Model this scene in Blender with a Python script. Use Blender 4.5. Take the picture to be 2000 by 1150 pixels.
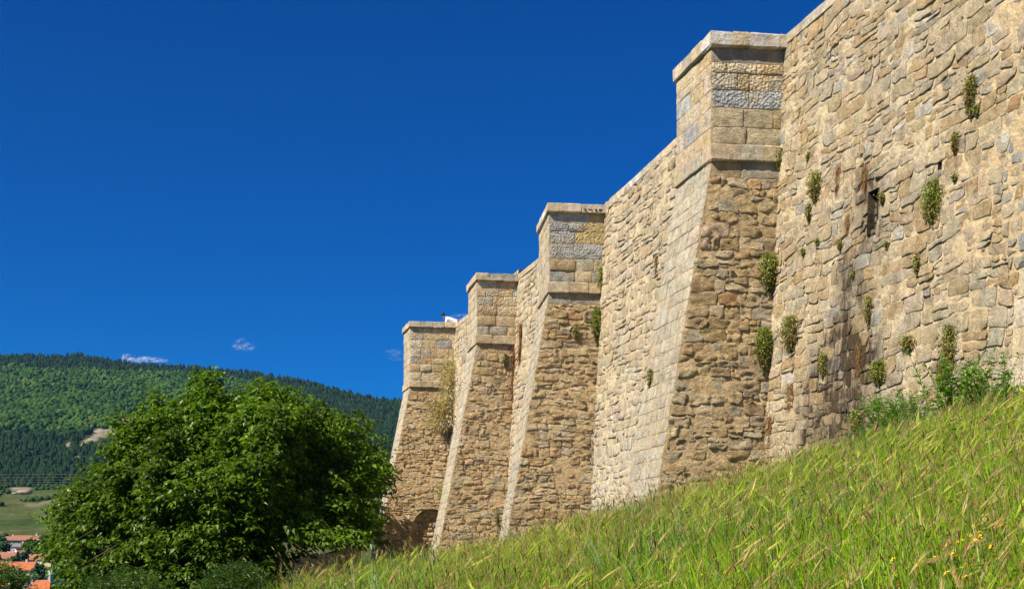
import bpy, math, random
import numpy as np
from mathutils import Vector
# ------------------------------------------------------------------ clear
for o in list(bpy.data.objects): bpy.data.objects.remove(o)
SC = bpy.context.scene
COL = SC.collection
F, CX, HY = 2600.0, 1000.0, 1100.0          # focal length and horizon, in pixels of a 2000 px wide frame
# ------------------------------------------------------------------ camera
cam = bpy.data.cameras.new('camera'); camo = bpy.data.objects.new('camera', cam); COL.objects.link(camo)
camo.location = (0, 0, 0); camo.rotation_euler = (math.radians(90), 0, 0)
cam.sensor_width = 36; cam.lens = F / 2000 * 36; cam.shift_y = (HY - 575) / 2000
cam.clip_start = .1; cam.clip_end = 20000
SC.camera = camo
# ------------------------------------------------------------------ sky and sun
SUN = Vector((-.57, -.41, .71)).normalized()
w = bpy.data.worlds.new('World'); SC.world = w; w.use_nodes = True
nt = w.node_tree; nt.nodes.clear()
out = nt.nodes.new('ShaderNodeOutputWorld'); bg = nt.nodes.new('ShaderNodeBackground')
sky = nt.nodes.new('ShaderNodeTexSky'); sky.sky_type = 'NISHITA'; sky.sun_disc = False
sky.sun_elevation = math.asin(SUN.z); sky.sun_rotation = math.atan2(SUN.x, SUN.y)
sky.altitude = 2500; sky.air_density = 1.0; sky.dust_density = 0.0; sky.ozone_density = 3.0
hs = nt.nodes.new('ShaderNodeHueSaturation'); hs.inputs['Hue'].default_value = .5; hs.inputs['Saturation'].default_value = 1.25; hs.inputs['Value'].default_value = .9
gm = nt.nodes.new('ShaderNodeGamma'); gm.inputs[1].default_value = 1.0
pol = nt.nodes.new('ShaderNodeMix'); pol.data_type = 'RGBA'; pol.blend_type = 'MULTIPLY'; pol.inputs[0].default_value = 1; pol.inputs[7].default_value = (.004, .262, .505, 1)   # deep polarised summer blue
nt.links.new(sky.outputs[0], gm.inputs[0]); nt.links.new(gm.outputs[0], hs.inputs['Color'])
nt.links.new(hs.outputs[0], pol.inputs[6]); nt.links.new(pol.outputs[2], bg.inputs[0]); bg.inputs[1].default_value = .12
nt.links.new(bg.outputs[0], out.inputs[0])
sl = bpy.data.lights.new('sun', 'SUN'); sl.energy = 5.0; sl.angle = math.radians(.5); sl.color = (1, .91, .77)
so = bpy.data.objects.new('sun', sl); COL.objects.link(so); so.rotation_euler = SUN.to_track_quat('Z', 'Y').to_euler(); so.location = (-30, -20, 60)
vs = SC.view_settings; SC.display_settings.display_device = 'sRGB'
vs.view_transform = 'Standard'; vs.look = 'None'; vs.exposure = 0.88; vs.gamma = 1; vs.use_curve_mapping = False
SC.cycles.max_bounces = 6; SC.cycles.transparent_max_bounces = 12; SC.cycles.volume_bounces = 0

# ================================================================== helpers
R = np.random.default_rng(7); random.seed(7)
def lerp(a, b, t): return a + (b - a) * t
def P(px, py, Y): return np.array([(px - CX) / F * Y, Y, (HY - py) / F * Y])
def _h(ix, iy, iz, s):
    n = (ix * 374761393 + iy * 668265263 + iz * 1440670441 + s * 974634721) & 0xFFFFFFFF
    n = ((n ^ (n >> 13)) * 1274126177) & 0xFFFFFFFF
    n = ((n ^ (n >> 16)) * 2246822519) & 0xFFFFFFFF
    return ((n ^ (n >> 15)) & 0xFFFFFF) / float(0xFFFFFF)
def vnoise(x, y, z=0., s=0):
    x, y, z = np.broadcast_arrays(np.asarray(x, float), np.asarray(y, float), np.asarray(z, float))
    ix, iy, iz = (np.floor(a).astype(np.int64) for a in (x, y, z))
    fx, fy, fz = x - ix, y - iy, z - iz
    fx, fy, fz = (f * f * (3 - 2 * f) for f in (fx, fy, fz))
    r = 0
    for a in (0, 1):
        for b in (0, 1):
            for c in (0, 1):
                r = r + _h(ix + a, iy + b, iz + c, s) * (fx if a else 1 - fx) * (fy if b else 1 - fy) * (fz if c else 1 - fz)
    return r * 2 - 1
def fbm(x, y, z=0., s=0, o=3):
    r = 0; a = 1; t = 0
    for k in range(o):
        f = 2.03 ** k
        r = r + a * vnoise(np.asarray(x) * f, np.asarray(y) * f, np.asarray(z) * f, s + k); t += a; a *= .5
    return r / t
def sm(a, b, x):
    t = np.clip((np.asarray(x, float) - a) / (b - a), 0, 1); return t * t * (3 - 2 * t)
def norm(v): v = np.asarray(v, float); return v / (np.linalg.norm(v, axis=-1, keepdims=True) + 1e-9)

def make_mesh(name, V, faces, mat=None, col=None, smooth=True, attr='scol'):
    """V (n,3); faces list of tuples, or int array (m,3|4)"""
    me = bpy.data.meshes.new(name)
    V = np.ascontiguousarray(V, dtype=np.float32)
    if isinstance(faces, np.ndarray):
        m, k = faces.shape
        me.vertices.add(len(V)); me.vertices.foreach_set('co', V.ravel())
        me.loops.add(m * k); me.loops.foreach_set('vertex_index', np.ascontiguousarray(faces, dtype=np.int32).ravel())
        me.polygons.add(m); me.polygons.foreach_set('loop_start', np.arange(0, m * k, k, dtype=np.int32))
        me.update(calc_edges=True)
    else:
        me.from_pydata(V.tolist(), [], faces); me.update()
    if smooth: me.polygons.foreach_set('use_smooth', np.ones(len(me.polygons), dtype=bool))
    if col is not None:
        col = np.asarray(col, float)
        if col.ndim == 1: col = np.tile(col, (len(V), 1))
        if col.shape[1] == 3: col = np.concatenate([col, np.zeros((len(col), 1))], 1)
        a = me.attributes.new(attr, 'FLOAT_COLOR', 'POINT'); a.data.foreach_set('color', np.ascontiguousarray(col, dtype=np.float32).ravel())
    if mat: me.materials.append(mat)
    return me
def link(name, me, parent=None, loc=(0, 0, 0)):
    o = bpy.data.objects.new(name, me); COL.objects.link(o)
    if parent is not None: o.parent = parent
    o.location = loc
    return o
def tag(o, label=None, cat=None, group=None, kind=None):
    if label: o['label'] = label
    if cat: o['category'] = cat
    if group: o['group'] = group
    if kind: o['kind'] = kind
    return o
def thing(name, loc, label, cat, group=None):
    o = bpy.data.objects.new(name, None); COL.objects.link(o); o.location = loc; o.empty_display_size = .3
    return tag(o, label, cat, group)
def part(name, V, faces, mat, root, col=None, smooth=True, kind=None, label=None, attr='scol', center=False):
    """vertices in world space, child of root (an unrotated thing or part)"""
    V = np.asarray(V, float)
    rl = np.zeros(3); r = root
    while r is not None: rl = rl + np.array(r.location); r = r.parent
    c = V.mean(0) if center else rl
    o = link(name, make_mesh(name, V - c, faces, mat, col, smooth, attr), root, tuple(c - rl))
    if kind: o['kind'] = kind
    if label: o['label'] = label
    return o
def box(lo, hi):
    (x0, y0, z0), (x1, y1, z1) = lo, hi
    V = np.array([(x0,y0,z0),(x1,y0,z0),(x1,y1,z0),(x0,y1,z0),(x0,y0,z1),(x1,y0,z1),(x1,y1,z1),(x0,y1,z1)], float)
    return V, [(0,3,2,1),(4,5,6,7),(0,1,5,4),(1,2,6,5),(2,3,7,6),(3,0,4,7)]
def join(parts):
    V = []; Fc = []; n = 0
    for v, f in parts:
        V.append(np.asarray(v, float)); Fc += [tuple(int(i) + n for i in q) for q in f]; n += len(v)
    return np.concatenate(V), Fc
def tube(pts, rad, seg=8):
    pts = np.asarray(pts, float); n = len(pts); rad = np.broadcast_to(rad, (n,))
    V = []
    for i in range(n):
        d = norm(pts[min(i+1, n-1)] - pts[max(i-1, 0)]); a = np.cross(d, [0, 0, 1.]); 
        if np.linalg.norm(a) < .2: a = np.cross(d, [0, 1., 0])
        a = norm(a); b = np.cross(d, a)
        for k in range(seg):
            t = 2*math.pi*k/seg; V.append(pts[i] + rad[i]*(a*math.cos(t) + b*math.sin(t)))
    Fc = [(i*seg+k, i*seg+(k+1)%seg, (i+1)*seg+(k+1)%seg, (i+1)*seg+k) for i in range(n-1) for k in range(seg)]
    Fc += [tuple(range(seg))[::-1], tuple((n-1)*seg+k for k in range(seg))]
    return np.array(V), Fc

# ================================================================== materials
def mat_new(name):
    m = bpy.data.materials.new(name); m.use_nodes = True; nt = m.node_tree; nt.nodes.clear()
    o = nt.nodes.new('ShaderNodeOutputMaterial'); b = nt.nodes.new('ShaderNodeBsdfPrincipled')
    nt.links.new(b.outputs[0], o.inputs[0]); b.inputs['Roughness'].default_value = .9
    b.inputs['Specular IOR Level'].default_value = .25
    return m, nt, b, o
class G:
    def __init__(s, nt): s.nt = nt; s.pos = nt.nodes.new('ShaderNodeNewGeometry').outputs['Position']
    def L(s, a, b): s.nt.links.new(a, b)
    def scale(s, v):
        n = s.nt.nodes.new('ShaderNodeVectorMath'); n.operation = 'MULTIPLY'; s.L(s.pos, n.inputs[0]); n.inputs[1].default_value = v; return n.outputs[0]
    def noise(s, sc, det=4, rough=.6, vec=None, dist=0):
        n = s.nt.nodes.new('ShaderNodeTexNoise'); n.inputs['Scale'].default_value = sc; n.inputs['Detail'].default_value = det
        n.inputs['Roughness'].default_value = rough; n.inputs['Distortion'].default_value = dist
        s.L(vec if vec is not None else s.pos, n.inputs['Vector']); return n.outputs['Fac']
    def voro(s, sc, vec=None):
        n = s.nt.nodes.new('ShaderNodeTexVoronoi'); n.inputs['Scale'].default_value = sc; s.L(vec if vec is not None else s.pos, n.inputs['Vector']); return n.outputs['Distance']
    def mr(s, x, a, b, c=0., d=1.):
        n = s.nt.nodes.new('ShaderNodeMapRange'); n.clamp = True; s.L(x, n.inputs[0])
        for i, v in zip((1, 2, 3, 4), (a, b, c, d)): n.inputs[i].default_value = v
        return n.outputs[0]
    def math(s, op, a, b):
        n = s.nt.nodes.new('ShaderNodeMath'); n.operation = op
        for i, v in enumerate((a, b)):
            if isinstance(v, (int, float)): n.inputs[i].default_value = v
            else: s.L(v, n.inputs[i])
        return n.outputs[0]
    def mix(s, f, a, b, t='MIX'):
        n = s.nt.nodes.new('ShaderNodeMix'); n.data_type = 'RGBA'; n.blend_type = t
        for i, v in ((0, f), (6, a), (7, b)):
            if isinstance(v, (int, float)): n.inputs[i].default_value = v
            elif isinstance(v, tuple): n.inputs[i].default_value = (*v, 1)
            else: s.L(v, n.inputs[i])
        return n.outputs[2]
    def grey(s, x):
        n = s.nt.nodes.new('ShaderNodeCombineColor')
        for i in range(3): s.L(x, n.inputs[i])
        return n.outputs[0]
    def attr(s, name='scol'):
        n = s.nt.nodes.new('ShaderNodeAttribute'); n.attribute_name = name; return n.outputs['Color'], n.outputs['Alpha']
    def bump(s, h, st, dist, prev=None):
        n = s.nt.nodes.new('ShaderNodeBump'); n.inputs['Strength'].default_value = st; n.inputs['Distance'].default_value = dist
        s.L(h, n.inputs['Height'])
        if prev is not None: s.L(prev, n.inputs['Normal'])
        return n.outputs[0]

def stone_mat(name, smear=.45, b1=.9, b2=.7, lichen=False, stain=(.052, .032, .016), pit=.35, rock=False, drip=0):
    m, nt, b, o = mat_new(name); g = G(nt)
    c, al = g.attr()
    c = g.mix(1.0, c, g.grey(g.mr(g.noise(4.5, 8, .72), .32, .68, .55, 1.38)), 'MULTIPLY')
    c = g.mix(1.0, c, g.grey(g.mr(g.noise(26, 5, .7), .35, .65, .78, 1.18)), 'MULTIPLY')
    c = g.mix(g.mr(g.noise(2.2, 5, .65), .52, .68, 0, .45), c, (.47, .33, .15))          # iron-tan patches
    c = g.mix(g.mr(g.noise(3.1, 7, .7), .5, .62, 0, smear), c, (.60, .48, .31))          # lime smear
    c = g.mix(g.mr(g.noise(24, 6, .7), .57, .68, 0, pit), c, (.13, .10, .065))
    c = g.mix(g.mr(g.noise(8, 7, .72, g.scale((1, 1, 1.8))), .655, .70, 0, pit*1.2), c, (.085, .062, .04))            # dark lichen specks; shade of pits and crevices put into the colour
    st = g.noise(1.0, 7, .75, g.scale((7, 7, 1.7)), dist=.8)
    if drip: c = g.mix(g.mr(g.noise(1.0, 7, .75, g.scale((6, 6, .9))), .52, .66, 0, drip), c, (.16, .12, .08))
    if lichen:
        c = g.mix(g.math('MULTIPLY', al, g.mr(st, .50, .66, 0, .7)), c, (.40, .32, .10))
        c = g.mix(g.math('MULTIPLY', al, g.mr(g.noise(1.0, 6, .75, g.scale((14, 14, 1.1))), .46, .62, 0, .8)), c, (.24, .215, .17))
        c = g.mix(g.math('MULTIPLY', al, g.mr(g.noise(1.0, 6, .75, g.scale((22, 22, 1.4))), .56, .66, 0, .8)), c, (.66, .62, .55))
    else:
        f = g.math('MULTIPLY', al, g.mr(st, .36, .58, .35, 1))
        c = g.mix(g.math('MINIMUM', f, .93), c, stain)
    g.L(c, b.inputs['Base Color'])
    h1 = g.noise(7, 8, .68, vec=g.scale((1, 1, 1.5)), dist=.5)
    n = g.bump(h1, b1, .16)
    n = g.bump(g.noise(26, 6, .7), b2, .035, n)
    if rock: n = g.bump(g.voro(17), 1., .05, n)
    g.L(n, b.inputs['Normal'])
    return m
M = {}
M['wall'] = stone_mat('wall_stone', smear=.7, b1=1., b2=1., pit=.6)
M['side'] = stone_mat('rough_stone', smear=.25, b1=1., b2=.9, pit=.4)
M['rock'] = stone_mat('rock_faced_ashlar', smear=.15, b1=.5, b2=.8, rock=True, pit=.3)
M['front'] = stone_mat('dressed_front_stone', smear=.45, b1=.65, b2=.9, lichen=True, pit=.35)
M['cap'] = stone_mat('coping_stone', smear=.2, b1=.35, b2=.6, pit=.5, drip=.4)
def mortar_mat(name, base):
    m, nt, b, o = mat_new(name); g = G(nt)
    c, al = g.attr()
    c = g.mix(1.0, c, g.grey(g.mr(g.noise(4.5, 8, .7), .32, .68, .68, 1.25)), 'MULTIPLY')
    c = g.mix(g.mr(g.noise(1.6, 6, .65), .5, .66, 0, .4), c, (.50, .35, .17))
    c = g.mix(g.mr(g.noise(26, 6, .7), .57, .68, 0, .55), c, (.22, .15, .085))
    st = g.noise(1.0, 7, .75, g.scale((7, 7, 1.7)), dist=.8)
    c = g.mix(g.math('MINIMUM', g.math('MULTIPLY', al, g.mr(st, .36, .58, .35, 1)), .93), c, (.04, .026, .014))
    g.L(c, b.inputs['Base Color'])
    n = g.bump(g.noise(9, 8, .68), 1., .11); n = g.bump(g.noise(70, 4), .6, .01, n); g.L(n, b.inputs['Normal'])
    return m
M['mortar'] = mortar_mat('lime_mortar', None)
def simple(name, col, rough=.8, var=.25, sc=6, bump=0., metal=0, bsc=30):
    m, nt, b, o = mat_new(name); g = G(nt)
    c = g.mix(1.0, col, g.grey(g.mr(g.noise(sc, 5), .3, .7, 1 - var, 1 + var)), 'MULTIPLY'); g.L(c, b.inputs['Base Color'])
    b.inputs['Roughness'].default_value = rough; b.inputs['Metallic'].default_value = metal
    if bump: g.L(g.bump(g.noise(bsc, 5), bump, .02), b.inputs['Normal'])
    return m
def leaf_mat(name, rough=.5, trans=.4, var=.2, tint=(1.5, 1.6, .6), sc=2., spec=.3):
    m, nt, b, o = mat_new(name); g = G(nt)
    c, _ = g.attr()
    c = g.mix(1.0, c, g.grey(g.mr(g.noise(sc, 3), .3, .7, 1 - var, 1 + var)), 'MULTIPLY'); g.L(c, b.inputs['Base Color'])
    b.inputs['Roughness'].default_value = rough; b.inputs['Specular IOR Level'].default_value = spec
    t = nt.nodes.new('ShaderNodeBsdfTranslucent'); g.L(g.mix(1.0, c, tint, 'MULTIPLY'), t.inputs[0])
    x = nt.nodes.new('ShaderNodeMixShader'); x.inputs[0].default_value = trans
    g.L(b.outputs[0], x.inputs[1]); g.L(t.outputs[0], x.inputs[2]); g.L(x.outputs[0], o.inputs[0])
    return m
M['leaf'] = leaf_mat('tree_leaf', .42, .27, sc=.8, spec=.3)
M['grass'] = leaf_mat('grass_blade', .6, .36, .25, tint=(1.5, 1.6, .35), spec=.12)
M['forest'] = leaf_mat('forest_foliage', .9, .05, .3, sc=.05, spec=0)
M['vine'] = leaf_mat('dry_plant', .8, .2)
M['bark'] = simple('bark', (.13, .10, .07), .95, .35, 8, .8)
M['dark'] = simple('dark_mark', (.06, .05, .04), .95)

# ================================================================== masonry engine
PAL = {'gold': (.50, .345, .165), 'tan': (.50, .38, .215), 'cream': (.57, .46, .30), 'pale': (.53, .45, .33), 'grey': (.43, .385, .30), 'blue': (.385, .38, .35),
       'ochre': (.48, .32, .15), 'rust': (.40, .19, .07), 'brown': (.40, .28, .155), 'dark': (.20, .17, .13), 'white': (.60, .57, .50)}
def pick(weights, n, rng, calm=0., mean=(.50, .40, .25)):
    k = list(weights); p = np.array([weights[a] for a in k], float); p /= p.sum()
    c = np.array([PAL[k[i]] for i in rng.choice(len(k), n, p=p)])
    c = c*(1-calm)+np.array(mean)*calm
    return c * rng.uniform(.88, 1.12, (n, 1)) * rng.uniform(.97, 1.03, (n, 3))
WALLC = {'gold': 2.5, 'tan': 5, 'cream': 7, 'pale': 4, 'grey': 2.2, 'blue': .6, 'ochre': 1.3, 'brown': .5, 'rust': .06, 'white': 1}
SIDEC = {'gold': 7, 'tan': 5, 'cream': 3, 'grey': 2.2, 'brown': 1.6, 'ochre': 1.3, 'rust': .25, 'pale': 1.0, 'dark': .1}

def gridf(nx, ny):
    i, j = np.meshgrid(np.arange(nx-1), np.arange(ny-1)); i = i.ravel(); j = j.ravel()
    return np.stack([j*nx+i, j*nx+i+1, (j+1)*nx+i+1, (j+1)*nx+i], 1)
def rubble(ul, ur, v0, v1, hr, wr, gap, rng, split=.25, flush=False, wobble=.05, jit=.02, heights=None):
    """quads (n,4,2) of a coursed rubble face; ul(v), ur(v) are its left and right edges"""
    Q = []; v = v0; k = 0
    while v < v1 - .05:
        h = heights[k] if heights is not None and k < len(heights) else rng.uniform(*hr); k += 1
        if v + h > v1 - hr[0] * .6: h = v1 - v
        a, b = ul(v + h / 2), ur(v + h / 2)
        u = a if flush else a - rng.uniform(0, wr[0])
        while u < b - .02:
            wd = rng.uniform(*wr) * (1.35 if rng.random() < .12 else 1)
            if rng.random() < .12: wd *= .5
            if u + wd > b - wr[0] * .5: wd = b - u if flush else wd
            r = rng.random()
            g = gap * .5
            if r < split and h > .17 and not (flush and u == a):
                f = rng.uniform(.38, .62); m = v + h * f
                if rng.random() < .5:
                    Q += [(u+g, v+g, u+wd-g, m-g), (u+g, m+g, u+wd-g, v+h-g)]
                else:
                    x = u + wd * rng.uniform(.35, .65)
                    Q += [(u+g, v+g, u+wd-g, m-g), (u+g, m+g, x-g, v+h-g), (x+g, m+g, u+wd-g, v+h-g)]
            else: Q.append((u+g, v+g, u+wd-g, v+h-g))
            u += wd
        v += h
    Q = np.array(Q)
    q = np.stack([Q[:, [0, 1]], Q[:, [2, 1]], Q[:, [2, 3]], Q[:, [0, 3]]], 1)
    q = q + rng.uniform(-jit, jit, q.shape)
    if wobble:
        q[..., 1] += wobble * vnoise(q[..., 0] * .8, q[..., 1] * .9, 0, 11) * 1.6
        q[..., 0] += wobble * vnoise(q[..., 0] * .9, q[..., 1] * .9, 5, 12)
    lo = np.vectorize(ul)(q[..., 1]); hi = np.vectorize(ur)(q[..., 1])
    q[..., 0] = np.clip(q[..., 0], lo, hi); q[..., 1] = np.clip(q[..., 1], v0, v1)
    wdt = (q[:, 1, 0] + q[:, 2, 0] - q[:, 0, 0] - q[:, 3, 0]) / 2; hgt = (q[:, 2, 1] + q[:, 3, 1] - q[:, 0, 1] - q[:, 1, 1]) / 2
    return q[(wdt > .06) & (hgt > .045)]

def stone_verts(q, Pf, nrm, prot, rough, seed, nu=4, nv=3, bev=.7, rnd=.09, freq=7., edge=.012, tilt=.5, rng=None, ridge=0.):
    """(n, K, 3) vertices of stones with a sharp arris (front patch and sides do not share vertices), and the face table"""
    n = len(q)
    def ax(m): return np.r_[-1, -1, -1, np.linspace(-.84, .84, m - 1), 1, 1, 1]
    a = ax(nu); b = ax(nv); S, T = np.meshgrid(a, b); I, J = np.meshgrid(np.arange(len(a)), np.arange(len(b)))
    li, lj = len(a)-1, len(b)-1
    ring = np.minimum(np.minimum(I, li-I), np.minimum(J, lj-J))          # 0 skirt foot, 1 skirt top, 2.. front
    sk = (ring == 0).ravel(); s = S.ravel(); t = T.ravel()
    wq = np.stack([(1-s)*(1-t), (1+s)*(1-t), (1+s)*(1+t), (1-s)*(1+t)], 1) / 4
    uv = np.einsum('kc,ncd->nkd', wq, q)
    cen = q.mean(1, keepdims=True)
    cr = rng.uniform(0, 1, (n, 4))**2 * 3.2 * rnd
    c = ((s*s*t*t)**1.5) * (cr[:, [0]]*((s < 0) & (t < 0)) + cr[:, [1]]*((s > 0) & (t < 0)) + cr[:, [2]]*((s > 0) & (t > 0)) + cr[:, [3]]*((s < 0) & (t > 0)))
    uv = uv + (cen - uv) * c[..., None]
    er = np.maximum(abs(s), abs(t)) ** 3
    du = edge * er * (vnoise(uv[..., 0] * 9, uv[..., 1] * 9, 0, seed) + .6*vnoise(uv[..., 0] * 23, uv[..., 1] * 23, 3, seed+5)); dv = edge * er * (vnoise(uv[..., 0] * 9, uv[..., 1] * 9, 7, seed + 1) + .6*vnoise(uv[..., 0] * 23, uv[..., 1] * 23, 9, seed+6))
    uv[..., 0] += du; uv[..., 1] += dv
    pr = prot * rng.uniform(.35, 1.45, (n, 1))
    r = np.maximum(abs(s), abs(t))
    wv = pr * (1 - bev * .45 * (r > .99))
    wv = wv + prot * tilt * (rng.uniform(-1, 1, (n, 1)) * s + rng.uniform(-1, 1, (n, 1)) * t)
    off = rng.uniform(0, 90, (n, 1))
    wv = wv + rough * fbm(uv[..., 0] * freq, uv[..., 1] * freq * 1.5, off, seed + 2) * (1 - .35 * r ** 8)
    if ridge: wv = wv + ridge * (1 - 2.2*abs(vnoise(uv[..., 0]*freq*.7+off, uv[..., 1]*freq*1.6, off, seed+8)))
    wv = np.where(sk, -.07, wv)
    V = Pf(uv[..., 0], uv[..., 1]) + wv[..., None] * np.asarray(nrm)
    A = len(a); fc = []
    R2 = ring
    for j in range(lj):
        for i in range(li):
            m4 = [R2[j, i], R2[j, i+1], R2[j+1, i+1], R2[j+1, i]]
            if max(m4) <= 1 or min(m4) >= 2: fc.append((j*A+i, j*A+i+1, (j+1)*A+i+1, (j+1)*A+i))
    # corner cells where both directions collapse are skipped: they have no area
    return V, np.array(fc)
BOXES = []      # screen regions of the buttresses (for ranking what shows): (polygon, depth)
def inside(px, py, poly):
    c = np.zeros(px.shape, bool); n = len(poly)
    for i in range(n):
        x0, y0 = poly[i]; x1, y1 = poly[i-1]
        k = ((y0 > py) != (y1 > py)) & (px < (x1-x0)*(py-y0)/(y1-y0+1e-9)+x0); c ^= k
    return c
def shown(q, Pf, depth_skip=None):
    p = Pf(q[..., 0], q[..., 1]); x = CX + F*p[..., 0]/p[..., 1]; y = HY - F*p[..., 2]/p[..., 1]
    ar = .5*abs(sum(x[:, i]*y[:, (i+1) % 4]-x[:, (i+1) % 4]*y[:, i] for i in range(4)))
    mx, my = x.mean(1), y.mean(1)
    ar[(mx < 0) | (mx > 2000) | (my < 0) | (my > 1100)] = 0
    for poly, d in BOXES: ar[inside(mx, my, poly) & (p[..., 1].mean(1) > d + .5)] = 0
    gx = np.interp(mx, [0, 600, 850, 1200, 1500, 1750, 2000], [1150, 1150, 1090, 1000, 900, 850, 790]); ar[my > gx + 10] = 0
    return ar
def emit_stones(root, sets, limit, name='stone', seed=0):
    """sets: list of (V (n,K,3), fc, colours (n,3) or (n,K,4), area (n,), material). The largest become objects, the rest one stuff part"""
    allp = sorted(((s[3][i], k, i) for k, s in enumerate(sets) for i in range(len(s[0]))), key=lambda e: -e[0])
    own = set((k, i) for a, k, i in allp[:limit] if a > 12)
    rest = {}
    for k, (V, fc, C, ar, mt) in enumerate(sets):
        C = np.asarray(C)
        if C.ndim == 2: C = np.repeat(C[:, None, :], V.shape[1], 1)
        if C.shape[2] == 3: C = np.concatenate([C, np.zeros(C.shape[:2] + (1,))], 2)
        r = []
        for i in range(len(V)):
            if (k, i) in own: part(name, V[i], fc, mt, root, C[i], center=True)
            else: r.append(i)
        if r:
            K = V.shape[1]; ff = (fc[None] + (np.arange(len(r))*K)[:, None, None]).reshape(-1, 4)
            rest.setdefault(mt.name, [mt, [], []]); e = rest[mt.name]; e[1].append((V[r].reshape(-1, 3), ff)); e[2].append(C[r].reshape(-1, 4))
    if rest:
        Vs = []; Fs = []; Cs = []; mi = []; n = 0
        mats = []
        for m_i, (mt, lst, cs) in enumerate(rest.values()):
            mats.append(mt)
            for (v, f), c in zip(lst, cs):
                Vs.append(v); Fs.append(f + n); Cs.append(c); mi += [m_i]*len(f); n += len(v)
        o = part(name, np.concatenate(Vs), np.concatenate(Fs), mats[0], root, np.concatenate(Cs), kind='stuff')
        for mt in mats[1:]: o.data.materials.append(mt)
        o.data.polygons.foreach_set('material_index', np.array(mi, dtype=np.int32)); o.data.update()
def grid_face(Pf, nrm, us, vs, amp, colf, mat, root, name='mortar', hole=None, seed=3, base=0.):
    U, Vv = np.meshgrid(us, vs); p = Pf(U, Vv) + (base + amp*(.75*fbm(U*3.4, Vv*4.2, 0, seed, 4)+.6*vnoise(U*.9, Vv*.9, 0, seed+9)))[..., None]*np.asarray(nrm)
    nu, nv = len(us), len(vs); fc = []
    for j in range(nv-1):
        for i in range(nu-1):
            cu, cv = (us[i]+us[i+1])/2, (vs[j]+vs[j+1])/2
            if hole and any(h[0] < cu < h[1] and h[2] < cv < h[3] for h in hole): continue
            fc.append((j*nu+i, j*nu+i+1, (j+1)*nu+i+1, (j+1)*nu+i))
    C = colf(p.reshape(-1, 3))
    return part(name, p.reshape(-1, 3), np.array(fc), mat, root, C)

# ================================================================== terrain near the wall
cY = [-20, 0, 2, 3, 4.5, 6, 7.2, 10, 18, 29, 60, 85, 100, 140]
cZ = [-1.5, -1.15, -.75, -.46, -.18, .0, .09, .13, .16, .12, .0, -1, -4, -26]
def ground_top(X, Y):
    X = np.asarray(X, float); Y = np.asarray(Y, float)
    l = np.where(X > 0, .285*X, np.where(X > -1.8, .2*X, -.36 + .42*(X+1.8)))
    l = np.where(X > 9, .285*9 + .1*(X-9), l)
    l = np.maximum(l, -24 + .03*(X+60))
    return l + np.interp(Y, cY, cZ)
def ground_z(X, Y):
    return ground_top(X, Y) - .30 + .05*vnoise(np.asarray(X)*.7, np.asarray(Y)*.5, 0, 31) + .02*vnoise(np.asarray(X)*3, np.asarray(Y)*3, 0, 32)
xs = np.unique(np.r_[np.linspace(-90, -6, 50), np.linspace(-6, 10, 110), np.linspace(10, 60, 20)])
ys = np.unique(np.r_[np.linspace(-20, 0, 10), np.linspace(0, 16, 90), np.linspace(16, 140, 120)])
XX, YY = np.meshgrid(xs, ys); ZZ = ground_z(XX, YY)
m, nt, b, o_ = mat_new('soil_and_turf'); g = G(nt)
c = g.mix(g.mr(g.noise(3, 6), .4, .6), (.045, .06, .018), (.10, .085, .04)); g.L(c, b.inputs['Base Color'])
g.L(g.bump(g.noise(12, 6), 1, .08), b.inputs['Normal']); M['soil'] = m
nx, ny = len(xs), len(ys)
def gridf(nx, ny):
    i, j = np.meshgrid(np.arange(nx-1), np.arange(ny-1)); i = i.ravel(); j = j.ravel()
    return np.stack([j*nx+i, j*nx+i+1, (j+1)*nx+i+1, (j+1)*nx+i], 1)
tag(link('ground', make_mesh('ground', np.stack([XX, YY, ZZ], -1).reshape(-1, 3), gridf(nx, ny), M['soil'])), 'grassy bank sloping up to the foot of the stone wall', kind='structure')

# ================================================================== hills and valley
rx = [-900, 0, 60, 110, 160, 230, 300, 370, 430, 480, 560, 620, 680, 740, 780, 900, 1200, 2800]
ry = [720, 703, 700, 702, 698, 709, 716, 719, 727, 732, 744, 757, 772, 782, 786, 800, 840, 900]
def far_row(px, Y):
    rid = np.interp(px, rx, ry)
    base = np.interp(Y, [90, 150, 400, 520, 620, 700, 800, 1000, 1120, 1250, 1350], [1480, 1290, 1185, 1150, 1108, 1085, 1050, 985, 962, 958, 950])
    base = base + np.where(Y < 1350, 14*sm(0, 260, px)*0, 0) - 18*sm(60, 190, px)*np.exp(-((Y-950)/260)**2)
    t = np.clip((Y-1350)/1250, 0, 1)
    return np.where(Y <= 1350, base, 950 + (rid-950)*t**.92)
def far_z(X, Y):
    px = X/Y*F+CX
    z = (HY-far_row(px, Y))/F*np.minimum(Y, 2600)
    z = np.where(Y > 2600, z - .28*(Y-2600), z)
    mt = sm(1300, 1800, Y)*(1-.75*sm(2250, 2600, Y))
    z = z + mt*(26*fbm(X/240+Y/900, Y/420, 0, 51, 4) - 10*abs(fbm(X/120, Y/300, 3, 55, 3))) + sm(650, 900, Y)*(1-sm(1200, 1500, Y))*5*fbm(X/90, Y/90, 0, 61)
    return z
pxs = np.linspace(-900, 2800, 420); Ys = np.unique(np.r_[np.linspace(90, 640, 30), np.linspace(640, 1350, 60), np.linspace(1350, 2650, 90), np.linspace(2650, 4200, 16)])
PX, YF = np.meshgrid(pxs, Ys); XF = (PX-CX)/F*YF; ZF = far_z(XF, YF)
ROW = HY - F*ZF/YF
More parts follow.
